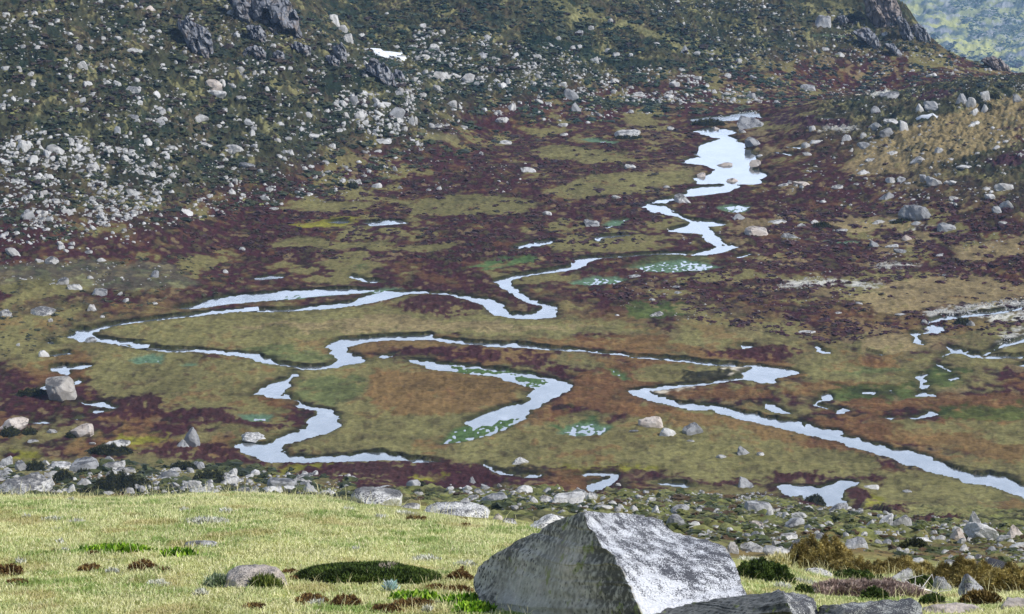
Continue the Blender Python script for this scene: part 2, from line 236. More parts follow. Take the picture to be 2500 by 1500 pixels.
def sdf(P,x,y):
    """signed distance to polygon P (negative inside), for points x,y"""
    d=np.full(x.shape,1e9); ins=np.zeros(x.shape,bool)
    n=len(P)
    for i in range(n):
        ax,ay=P[i]; bx,by=P[(i+1)%n]
        ex,ey=bx-ax,by-ay; l=ex*ex+ey*ey+1e-9
        t=np.clip(((x-ax)*ex+(y-ay)*ey)/l,0,1)
        dx=x-ax-t*ex; dy=y-ay-t*ey
        d=np.minimum(d,dx*dx+dy*dy)
        c=((ay>y)!=(by>y))
        if c.any():
            xi=ax+(y-ay)*ex/(ey if abs(ey)>1e-9 else 1e-9)
            ins^=c&(x<xi)
    d=np.sqrt(d); return np.where(ins,-d,d)
def worldpoly(s,y0=60.):
    p=crop('F',s); w=hit(p[:,0],p[:,1],y0); return w
# ---- grid
s_d=np.linspace(-.186,.186,1010); s_o=np.array([.19,.2,.215,.235,.27,.32,.4,.55,.8,1.2])
S=np.concatenate([-s_o[::-1],s_d,s_o])
Yr=np.concatenate([np.arange(-20,20,2),np.arange(20,42,.14),np.arange(42,280,.62),np.arange(280,560,.5),np.arange(560,672,.4),np.arange(672,2700,36),np.arange(2700,3260,3.2),np.arange(3260,4690,60)])
NX,NY=len(S),len(Yr)
gx=(S[None,:]*(np.abs(Yr)[:,None]+.5)).ravel(); gy=np.repeat(Yr,NX)
gz=base(gx,gy)
N=len(gx)
print('grid',NX,NY,N,time.time()-T0)
# ---- cover weights: start from noise-mixed defaults
hw=np.maximum(hillw(gx,gy,gz),sst(640,700,gy)).astype(np.float32); sw=slopew(gx,gy).astype(np.float32)
lat=gx/np.maximum(gy,20.)
n1=fbm(gx/16,gy/34,3,21); n2=fbm(gx/5.5,gy/8,3,31); n3=fbm(gx/1.6,gy/2.4,2,41); n4=pn(gx/.55,gy/.8,51)
def mix(a,b,w): return a*(1-w)[:,None]+b*w[:,None]
n5=pn(gx/.8,gy/2.,53); n6=fbm(gx/2.6,gy/4.2,2,57)
mo=.5*n2+.55*n3+.35*n5+.2*n4
C=np.tile(CLS['heath'],(N,1))
C=mix(C,CLS['dark']*.8,.6*sst(.08,.3,n6+.5*n5))
C=mix(C,CLS['rust']*.75,.55*sst(.1,.4,n2+.5*n1+.4*n3))
C=mix(C,CLS['lawn']*.9,.85*sst(.30,.46,.75*n1+.6*n2+.28*n3+.12*n5))
C=mix(C,CLS['lawn']*.8,.3*sst(.2,.4,.5*n5+.5*n3+.5*n6)); C=mix(C,CLS['tan']*.9,.65*sst(.44,.6,-n6*.7-.45*n2-.3*n3))
C=mix(C,CLS['tan']*.9,.7*sst(.40,.6,fbm(gx/10,gy/16,2,61)+.45*n3)*sst(.02,.09,lat))
low=1-sst(340,400,gy)
C=mix(C,CLS['lawn'],.75*low*sst(-.25,.1,n1+.3*n2+.3*n3)); C=mix(C,CLS['rust'],.7*low*sst(.1,.4,fbm(gx/12,gy/20,2,71)+.4*n3))
# hills
Ch=np.tile(CLS['scrub'],(N,1))
Ch=mix(Ch,CLS['brown'],.55*sst(-.05,.3,n1*.6+mo)); Ch=mix(Ch,CLS['tuss'],.7*sst(.22,.42,.4*fbm(gx/7,gy/12,2,81)+mo*.9)); Ch=mix(Ch,CLS['deep'],.75*sst(.2,.36,.7*fbm(gx/9,gy/16,3,91)-.6*n6+.4*n5))
Ch=mix(Ch,CLS['dark']*.5,.8*sst(.16,.34,n3*.7-.4*n5+.3*n6))
# purple-brown creeping up the lower hill
Ch=mix(Ch,CLS['heath'],.8*sst(-.1,.25,n1+.6*mo)*(1-sst(.05,.6,hw)))
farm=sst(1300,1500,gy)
Cf=mix(np.tile(L(146,150,104),(N,1)),L(84,96,88),sst(-.15,.15,fbm(gx/32,gy/18,4,95))); Cf=mix(Cf,L(158,158,160),.7*sst(.1,.3,fbm(gx/18,gy/12,3,97)+.3*n1)); Cf=mix(Cf,L(186,184,104),.8*sst(.15,.4,fbm(gx/90,gy/30,3,99)))  # far hill's sunlit look is put into lighter, yellower cover colours
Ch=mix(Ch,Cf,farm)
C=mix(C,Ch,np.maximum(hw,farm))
# boulder slope below the meadow
Cs=np.tile(CLS['slope'],(N,1)); Cs=mix(Cs,CLS['dark'],.85*sst(.0,.25,fbm(gx/3,gy/8,3,101)+.3*n5)); Cs=mix(Cs,CLS['rust']*.8,.5*sst(.2,.5,fbm(gx/4,gy/9,2,103))); Cs=mix(Cs,CLS['tuss'],.5*sst(.2,.5,n3))
C=mix(C,Cs,sw)
fg=1-sst(44,70,gy)
C=mix(C,L(140,138,82),fg)
hs=np.clip(1-low*.5,0,1)*(1-hw)*(1-sw)*(1-fg)*sst(.1,-.2,n1+.55*n2)      # shrubby heath height weight
HS=hs
# traced regions
wx=gx+1.5*n2+.8*n3; wy=gy+3.0*n2+1.6*n3
hc=dict(heath=1.,purple=.9,rust=.45,dark=.8,brown=.5,scrub=.8,deep=1.,tan=.12,lawn=.1,green=.1,moss=.15,silver=.15)
hb=.35*np.ones(N)*(1-hw)*(1-sw)*(1-fg); hb=np.maximum(hb,HS)
for cl,s in REG:
    P=worldpoly(s,60.)[:,:2]
    if np.isnan(P).any(): print('nan region',cl,s[:40]); continue
    m=4; q=np.nonzero((gx>P[:,0].min()-m)&(gx<P[:,0].max()+m)&(gy>P[:,1].min()-2*m)&(gy<P[:,1].max()+2*m))[0]
    if len(q)==0: continue
    # work in a stretched plane so that edges feather more along the line of sight
    d=sdf(P*[1,.5],wx[q],wy[q]*.5)
    w=1-sst(-.38,.38,d+.25*n4[q]+.45*n5[q]+.3*n3[q])
    amt={'tuss':.55,'deep':.75,'gravel':.85,'tan':.85,'lawn':.88,'rust':.7,'silver':.35,'green':.55,'fgreen':.7}.get(cl,.95)
    if cl in('lawn','tan'): w=w*(1-.7*sst(.3,.5,.6*n2[q]+.6*n3[q]+.3*n5[q]))
    if cl in('lawn','tan','rust','green'): w=w*(1-.6*sst(.48,.58,n6[q]*.9+.35*n3[q]+.25*n1[q]))
    if cl=='heath' or cl=='purple': w=w*(1-.75*sst(.22,.4,.6*n2[q]+.5*n3[q]+.5*n5[q]))
    if cl=='gravel': w=w*sst(-.35,.1,n3[q]+.6*n4[q])
    c=CLS[cl]*(1+.16*n2[q]+.2*n3[q]+.14*n5[q])[:,None]
    C[q]=C[q]*(1-amt*w)[:,None]+c*(amt*w)[:,None]
    hb[q]=hb[q]*(1-w)+hc.get(cl,0)*w
dk_=sst(.36,.5,fbm(gx/1.9,gy/3.4,2,141)+.25*n5)*(1-hw)*(1-sw)*(1-fg)*(1-sst(.3,.6,hb)); C=mix(C,CLS['brown']*.7,.38*dk_); hb=np.maximum(hb,.5*dk_)
# ---- overall tonal variety of the cover itself
C*=(1+.10*n1+.14*n2+.09*n3*(1-fg)+.07*n4*(1-fg))[:,None]
# ---- relief of the plants
ridge=np.abs(pn(gx/1.25,gy/1.7,111)); ridge2=np.abs(pn(gx/.6,gy/.8,113))
micro=farm*(.9*n6+.5*n3)+hb*(.17*(1-2*ridge)+.12*(1-2*ridge2)-.05)+hw*(1-farm)*(.55*(.5-ridge)+.45*n3+.25*n4)+farm*(2.2*n1+1.2*n2)+sw*(.18*n3+.14*n4+.25*n2)+(.07*n4+.06*n3+.04*n5)*(1-fg)+.02*n3
crev=hb*sst(.55,.9,1-2*ridge+0*ridge)
gz=gz+micro*(1-.85*fg)
# ---------------------------------------------------------------- water: carve the beds, keep the polygons for the sheets
WATER=[]; wsd=np.full(N,1e9,np.float32)
wnx=gx+.32*n3+.35*n2; wny=gy+.45*n3+.5*n2
lv=0
for kind,lst in (('river',RIVER),('pond',POND),('bog_pool',WEED)):
    for wi_,s in enumerate(lst):
        W=worldpoly(s,110.)
        if np.isnan(W).any(): print('nan water',s[:50]); continue
        P=W[:,:2]; lv+=1
        level=float(np.median(base(P[:,0],P[:,1])))-.10-.004*lv*.25
        span=np.ptp(W[:,2])
        m=5; q=np.nonzero((gx>P[:,0].min()-m)&(gx<P[:,0].max()+m)&(gy>P[:,1].min()-m)&(gy<P[:,1].max()+m))[0]
        if len(q)==0: continue
        if kind=='bog_pool':
            d=sdf(P,wnx[q],wny[q]+.6*n3[q]); w=1-sst(-.6,.5,d)
            nn=pn(gx[q]/.5,gy[q]/1.1,131)*.8+.5*n4[q]+.5*n2[q]
            tgt=level+.0+.10*(nn+(.8 if wi_<2 else .22 if wi_ in(2,3,4,8,9,10) else .5))
            gz[q]=gz[q]*(1-w)+tgt*w
            cb=(CLS['bog'] if wi_ in(0,1,7) else L(96,120,92)*.9)*(1+.2*n3[q])[:,None]; C[q]=C[q]*(1-w)[:,None]+cb*w[:,None]; hb[q]*=1-w
        else:
            d=sdf(P,wnx[q],wny[q]); dr_=d+.3*n5[q]+.15*n4[q]+.25*n3[q]
            # banks: level ground beside the water, then a quick drop to the bed
            nearw=1-sst(0,2.2,d)
            gz[q]=np.where(d>0,gz[q]*(1-.8*nearw)+(level+.07+.10*np.clip(d,0,2)+.05*n3[q])*.8*nearw,gz[q])
            # cut banks on the far side of the water, and dark soil along the edge
            d2=sdf(P,wnx[q],wny[q]-1.0)
            cut=np.clip((d-d2)/1.0,0,1)*(d>0)*np.exp(-np.clip(d,0,9)/1.3)*sst(-.25,.25,n1[q]+.5*n2[q])
            gz[q]+=.32*cut*sst(0,.35,d)
            gz[q]=np.where(dr_<0,np.minimum(gz[q],level-np.minimum(.5,.02+.4*np.abs(dr_))),np.where(d<.1,np.minimum(np.maximum(gz[q],level+.02+.1*dr_),level+.08),gz[q]))
            e=(1-sst(.25,1.4,d+.3*n3[q]))*(.3+.7*np.clip((d-d2)*1.3,0,1))
            C[q]=C[q]*(1-e)[:,None]+CLS['dark'][None]*.5*e[:,None]
            b=(d<.25)&(dr_>-.4)
            C[q[b]]=C[q[b]]*.35+.65*CLS['wet']*(1+.4*n3[q[b]])[:,None]
            b=(dr_<-.4); C[q[b]]=L(120,112,90)
        WATER.append((kind,P,level,s))
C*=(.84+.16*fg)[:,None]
C=np.clip(C,.004,.95)
# ---------------------------------------------------------------- mesh helpers
def mesh_np(name,v,f,mat=None,smooth=True,col=None,attrs=None):
    """v (n,3), f (m,k) array of equal-sized faces, or list of arrays"""
    me=bpy.data.meshes.new(name)
    fl=f if isinstance(f,list) else [f]
    fl=[np.asarray(a,np.int32) for a in fl if len(a)]
    loops=np.concatenate([a.ravel() for a in fl]); cnt=np.concatenate([np.full(len(a),a.shape[1],np.int32) for a in fl])
    me.vertices.add(len(v)); me.vertices.foreach_set('co',np.asarray(v,np.float32).ravel())
    me.loops.add(len(loops)); me.loops.foreach_set('vertex_index',loops)
    me.polygons.add(len(cnt)); st=np.concatenate([[0],np.cumsum(cnt)[:-1]]).astype(np.int32)
    me.polygons.foreach_set('loop_start',st)
    try: me.polygons.foreach_set('loop_total',cnt)
    except Exception: pass
    me.polygons.foreach_set('use_smooth',np.full(len(cnt),smooth,bool))
    if col is not None:
        a=me.color_attributes.new('albedo','FLOAT_COLOR','POINT')
        a.data.foreach_set('color',np.concatenate([col,np.ones((len(col),1))],1).astype(np.float32).ravel())
    for k_,d in (attrs or {}).items():
        a=me.attributes.new(k_,'FLOAT','POINT'); a.data.foreach_set('value',np.asarray(d,np.float32))
    me.update(calc_edges=True); me.validate()
    if mat: me.materials.append(mat)
    return me
def obj(name,me,loc=(0,0,0),parent=None):
    o=bpy.data.objects.new(name,me); COL.objects.link(o); o.location=loc
    if parent: o.parent=parent
    return o
def tag(o,label=None,cat=None,group=None,kind=None):
    if label: o['label']=label
    if cat: o['category']=cat
    if group: o['group']=group
    if kind: o['kind']=kind
    return o
# ---------------------------------------------------------------- materials
def M(name):
    m=bpy.data.materials.new(name); m.use_nodes=True; nt=m.node_tree
    b=nt.nodes['Principled BSDF']; b.inputs['Roughness'].default_value=.9; b.inputs['Specular IOR Level'].default_value=.2
    return m,nt,b
def nd(nt,t,**kw):
    n=nt.nodes.new(t)
    for k_,v_ in kw.items():
        if k_ in n.inputs: n.inputs[k_].default_value=v_
        else: setattr(n,k_,v_)
    return n
def noise(nt,vec,scale,detail=4,rough=.55):
    n=nd(nt,'ShaderNodeTexNoise'); n.inputs['Scale'].default_value=scale; n.inputs['Detail'].default_value=detail; n.inputs['Roughness'].default_value=rough
    if vec is not None: nt.links.new(vec,n.inputs['Vector'])
    return n.outputs['Fac']
def ramp(nt,fac,*st):
    r=nd(nt,'ShaderNodeValToRGB'); e=r.color_ramp.elements
    while len(e)<len(st): e.new(.5)
    for a,(p,c) in zip(e,st): a.position=p; a.color=(*c,1) if len(c)==3 else c
    nt.links.new(fac,r.inputs['Fac']); return r.outputs['Color']
def mixc(nt,a,b,fac,mode='MIX'):
    n=nd(nt,'ShaderNodeMix',data_type='RGBA',blend_type=mode)
    for s_,i in ((fac,0),(a,6),(b,7)):
        if hasattr(s_,'is_linked') or hasattr(s_,'links'): nt.links.new(s_,n.inputs[i])
        else: n.inputs[i].default_value=s_ if i==0 else ((*s_,1) if len(s_)==3 else s_)
    return n.outputs[2]
def math_(nt,op,a,b=None,c=None,clamp=False):
    n=nd(nt,'ShaderNodeMath',operation=op); n.use_clamp=clamp
    for i,s_ in enumerate((a,b,c)):
        if s_ is None: continue
        if hasattr(s_,'links'): nt.links.new(s_,n.inputs[i])
        else: n.inputs[i].default_value=s_
    return n.outputs[0]
def bump(nt,b,h,strength=.5,dist=.05):
    n=nd(nt,'ShaderNodeBump'); n.inputs['Strength'].default_value=strength; n.inputs['Distance'].default_value=dist
    nt.links.new(h,n.inputs['Height']); nt.links.new(n.outputs[0],b.inputs['Normal'])
def g3(x): return (x,x,x)
def m_ground():
    m,nt,b=M('ground_cover'); tc=nd(nt,'ShaderNodeNewGeometry').outputs['Position']
    at=nd(nt,'ShaderNodeVertexColor',layer_name='albedo').outputs['Color']
    n1_=noise(nt,tc,1.3,5,.65); n2_=noise(nt,tc,9,3)
    c=mixc(nt,at,ramp(nt,n1_,(.3,g3(.62)),(.5,g3(1.)),(.72,g3(1.38))),1.,'MULTIPLY')
    c=mixc(nt,c,ramp(nt,n2_,(.3,g3(.75)),(.7,g3(1.22))),1.,'MULTIPLY')
    nt.links.new(c,b.inputs['Base Color']); b.inputs['Roughness'].default_value=1.; b.inputs['Specular IOR Level'].default_value=.05
    bump(nt,b,n1_,.9,.25); return m
def m_attr(name,rough=.85,var=.35,scale=14,spec=.15,trans=0):
    m,nt,b=M(name); tc=nd(nt,'ShaderNodeNewGeometry').outputs['Position']
    at=nd(nt,'ShaderNodeVertexColor',layer_name='albedo').outputs['Color']
    c=mixc(nt,at,ramp(nt,noise(nt,tc,scale,3),(.3,g3(1-var)),(.7,g3(1+var))),1.,'MULTIPLY')
    nt.links.new(c,b.inputs['Base Color']); b.inputs['Roughness'].default_value=rough; b.inputs['Specular IOR Level'].default_value=spec
    return m
def m_rock(name,cols,lichen=.5,lich_scale=1.2,speck=0.,scale=1.,ymoss=0.):
    """granite: mottled, weathered black on the upper surfaces, optional speckled lichen"""
    m,nt,b=M(name); tc=nd(nt,'ShaderNodeTexCoord').outputs['Object']; geo=nd(nt,'ShaderNodeNewGeometry')
    oi=nd(nt,'ShaderNodeObjectInfo')
    ad=nd(nt,'ShaderNodeVectorMath',operation='MULTIPLY_ADD'); nt.links.new(oi.outputs['Random'],ad.inputs[0]); ad.inputs[1].default_value=(61,43,29); nt.links.new(tc,ad.inputs[2])
    p=ad.outputs[0]
    n1_=noise(nt,p,.55*scale,5,.6); c=ramp(nt,n1_,(.32,cols[0]),(.5,cols[1]),(.68,cols[2]))
    c=mixc(nt,c,ramp(nt,noise(nt,p,14*scale,3,.7),(.3,g3(.72)),(.7,g3(1.2))),1.,'MULTIPLY')
    c=mixc(nt,c,ramp(nt,oi.outputs['Random'],(0,g3(.8)),(1,g3(1.12))),1.,'MULTIPLY')
    sp=nd(nt,'ShaderNodeSeparateXYZ'); nt.links.new(geo.outputs['Normal'],sp.inputs[0])
    up=math_(nt,'MULTIPLY_ADD',sp.outputs[2],.30,-.12)
    # rain streaks of black lichen: noise drawn out down the faces
    mp=nd(nt,'ShaderNodeMapping'); mp.inputs['Scale'].default_value=(1,1,.35); nt.links.new(p,mp.inputs[0])
    ln=noise(nt,mp.outputs[0],lich_scale*scale,6,.72)
    f=math_(nt,'ADD',ln,up); f=ramp(nt,f,(.66-.16*lichen,g3(0)),(.80-.16*lichen,g3(.8)))
    c=mixc(nt,c,(.035,.035,.04),f)
    if speck:
        s1=noise(nt,p,52*scale,2,.5); s2=noise(nt,p,3.2*scale,3)
        ff=ramp(nt,math_(nt,'ADD',math_(nt,'MULTIPLY',s1,.7),math_(nt,'MULTIPLY',s2,.5)),(.64-.05*speck,g3(0)),(.67-.05*speck,g3(1)))
        ff=math_(nt,'MULTIPLY',ff,ramp(nt,sp.outputs[2],(.1,g3(.15)),(.6,g3(.85)))); c=mixc(nt,c,(.05,.05,.055),ff)
    if ymoss:
        s3=noise(nt,p,5*scale,4,.65); s4=noise(nt,p,1.1*scale,2)
        ff=ramp(nt,math_(nt,'ADD',math_(nt,'MULTIPLY',s3,.6),math_(nt,'MULTIPLY',s4,.6)),(.66-.05*ymoss,g3(0)),(.71-.05*ymoss,g3(.8)))
        c=mixc(nt,c,(.26,.30,.10),ff)
    nt.links.new(c,b.inputs['Base Color']); b.inputs['Roughness'].default_value=.88
    h=math_(nt,'ADD',noise(nt,p,2.2*scale,6,.6),math_(nt,'MULTIPLY',noise(nt,p,22*scale,3,.6),.25))
    bump(nt,b,h,.8,.12/scale); return m
def m_water(name,rough,bumpd):
    m,nt,b=M(name); tc=nd(nt,'ShaderNodeNewGeometry').outputs['Position']
    b.inputs['Base Color'].default_value=(.10,.11,.11,1); b.inputs['Roughness'].default_value=rough; b.inputs['IOR'].default_value=1.5; b.inputs['Specular IOR Level'].default_value=.5
    mp=nd(nt,'ShaderNodeMapping'); mp.inputs['Scale'].default_value=(1,.45,1); nt.links.new(tc,mp.inputs[0])
    n_=noise(nt,mp.outputs[0],2.2,4,.6); patch=noise(nt,tc,.09,2)
    mp2=nd(nt,'ShaderNodeMapping'); mp2.inputs['Scale'].default_value=(1,.5,1); nt.links.new(tc,mp2.inputs[0]); bed=noise(nt,mp2.outputs[0],.5,5,.65)
    nt.links.new(ramp(nt,bed,(.36,(.05,.06,.06)),(.55,(.12,.13,.13)),(.75,(.24,.25,.26))),b.inputs['Base Color'])
    bump(nt,b,math_(nt,'MULTIPLY',n_,ramp(nt,patch,(.4,g3(.15)),(.62,g3(1.)))),.5,bumpd); return m
MG=m_ground()
PALE=((.42,.395,.36),(.58,.56,.52),(.68,.66,.63)); GREY=((.26,.26,.26),(.37,.365,.36),(.48,.47,.45)); PINK=((.44,.36,.30),(.56,.48,.41),(.64,.58,.52))
ROCK={'':m_rock('granite_pale',PALE,.35),'g':m_rock('granite_grey',GREY,.55),'k':m_rock('granite_pink',PINK,.25),'d':m_rock('granite_black_topped',PALE,.85,1.6,.3),
 'w':m_rock('granite_white',((.56,.54,.50),(.66,.64,.60),(.74,.72,.68)),-.1,4.,.8,1.2),'l':m_rock('granite_lichen',GREY,.4,2.5,.6,1.5,.3)}
def m_crag(name,cols):
    m,nt,b=M(name); p=nd(nt,'ShaderNodeTexCoord').outputs['Object']
    mp=nd(nt,'ShaderNodeMapping'); mp.inputs['Scale'].default_value=(1,.6,.32); mp.inputs['Rotation'].default_value=(0,.35,0); nt.links.new(p,mp.inputs[0])
    n1_=noise(nt,mp.outputs[0],.8,6,.7); c=ramp(nt,n1_,(.34,cols[0]),(.5,cols[1]),(.66,cols[2]))
    vo=nd(nt,'ShaderNodeTexVoronoi',feature='DISTANCE_TO_EDGE'); vo.inputs['Scale'].default_value=.7
    ad=nd(nt,'ShaderNodeVectorMath',operation='MULTIPLY_ADD'); nt.links.new(nd(nt,'ShaderNodeTexNoise').outputs['Color'],ad.inputs[0]); ad.inputs[1].default_value=(.6,.6,.6); nt.links.new(mp.outputs[0],ad.inputs[2]); nt.links.new(ad.outputs[0],vo.inputs['Vector'])
    c=mixc(nt,c,(.20,.15,.11),ramp(nt,noise(nt,p,.35,4,.6),(.52,g3(0)),(.66,g3(.8))))
    c=mixc(nt,c,(.025,.028,.035),ramp(nt,vo.outputs['Distance'],(0,g3(.9)),(.07,g3(0))))
    nt.links.new(c,b.inputs['Base Color']); bump(nt,b,math_(nt,'ADD',n1_,math_(nt,'MULTIPLY',ramp(nt,vo.outputs['Distance'],(0,g3(0)),(.1,g3(1))),.6)),1.,.5); return m
CRAG=m_crag('crag_rock',((.13,.135,.15),(.22,.225,.245),(.35,.345,.34)))
FARCRAG=m_crag('far_crag_rock',((.17,.14,.13),(.25,.21,.19),(.36,.31,.28)))
BLACKROCK=m_rock('black_lichen_rock',((.035,.036,.042),(.05,.05,.058),(.10,.10,.10)),.3,1,0,1.5)
FGROCK=m_rock('boulder_granite_coarse',PALE,.5,2.5,.9,2.2,.2)
MW=m_water('river_water',.06,.05)
# ---------------------------------------------------------------- ground sheet
idx=np.arange(NX*NY).reshape(NY,NX)
quads=np.stack([idx[:-1,:-1],idx[:-1,1:],idx[1:,1:],idx[1:,:-1]],-1).reshape(-1,4)
G=gz.reshape(NY,NX)
def ground(x,y):
    """height of the finished ground sheet"""
    x=np.asarray(x,float); y=np.asarray(y,float)
    j=np.clip(np.searchsorted(Yr,y)-1,0,NY-2); fy=np.clip((y-Yr[j])/(Yr[j+1]-Yr[j]),0,1)
    s=x/(np.abs(y)+.5); i=np.clip(np.searchsorted(S,s)-1,0,NX-2); fx=np.clip((s-S[i])/(S[i+1]-S[i]),0,1)
    return (G[j,i]*(1-fx)+G[j,i+1]*fx)*(1-fy)+(G[j+1,i]*(1-fx)+G[j+1,i+1]*fx)*fy
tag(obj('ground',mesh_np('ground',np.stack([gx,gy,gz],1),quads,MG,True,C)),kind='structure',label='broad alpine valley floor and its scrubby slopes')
for kind,P,level,s in WATER:
    P=np.array(P)
    # push the outline outward so that the sheet tucks under its banks
    A=.5*np.sum(P[:,0]*np.roll(P[:,1],-1)-np.roll(P[:,0],-1)*P[:,1]); sg=1 if A>0 else -1
    e=np.roll(P,-1,0)-P; nrm=np.stack([e[:,1],-e[:,0]],1)*sg; nrm/=np.linalg.norm(nrm,axis=1,keepdims=True)+1e-9
    nv=nrm+np.roll(nrm,1,0); nv/=np.maximum(np.linalg.norm(nv,axis=1,keepdims=True),.5)
    Q=P+nv*.55
    tris=tessellate_polygon([[Vector((q[0],q[1],0)) for q in Q]])
    me=mesh_np(kind,np.concatenate([Q,np.full((len(Q),1),level)],1),np.array(tris),MW,False)
    bm=bmesh.new(); bm.from_mesh(me)
    for f_ in bm.faces:
        if f_.normal.z<0: f_.normal_flip()
    bm.to_mesh(me); bm.free()
    tag(obj(kind,me),kind='structure',label={'river':'pale sky-reflecting stream winding over the valley floor','pond':'still pale pool on the boggy valley floor','bog_pool':'shallow green bog pool with plants breaking its surface'}[kind])
print('ground done',time.time()-T0)
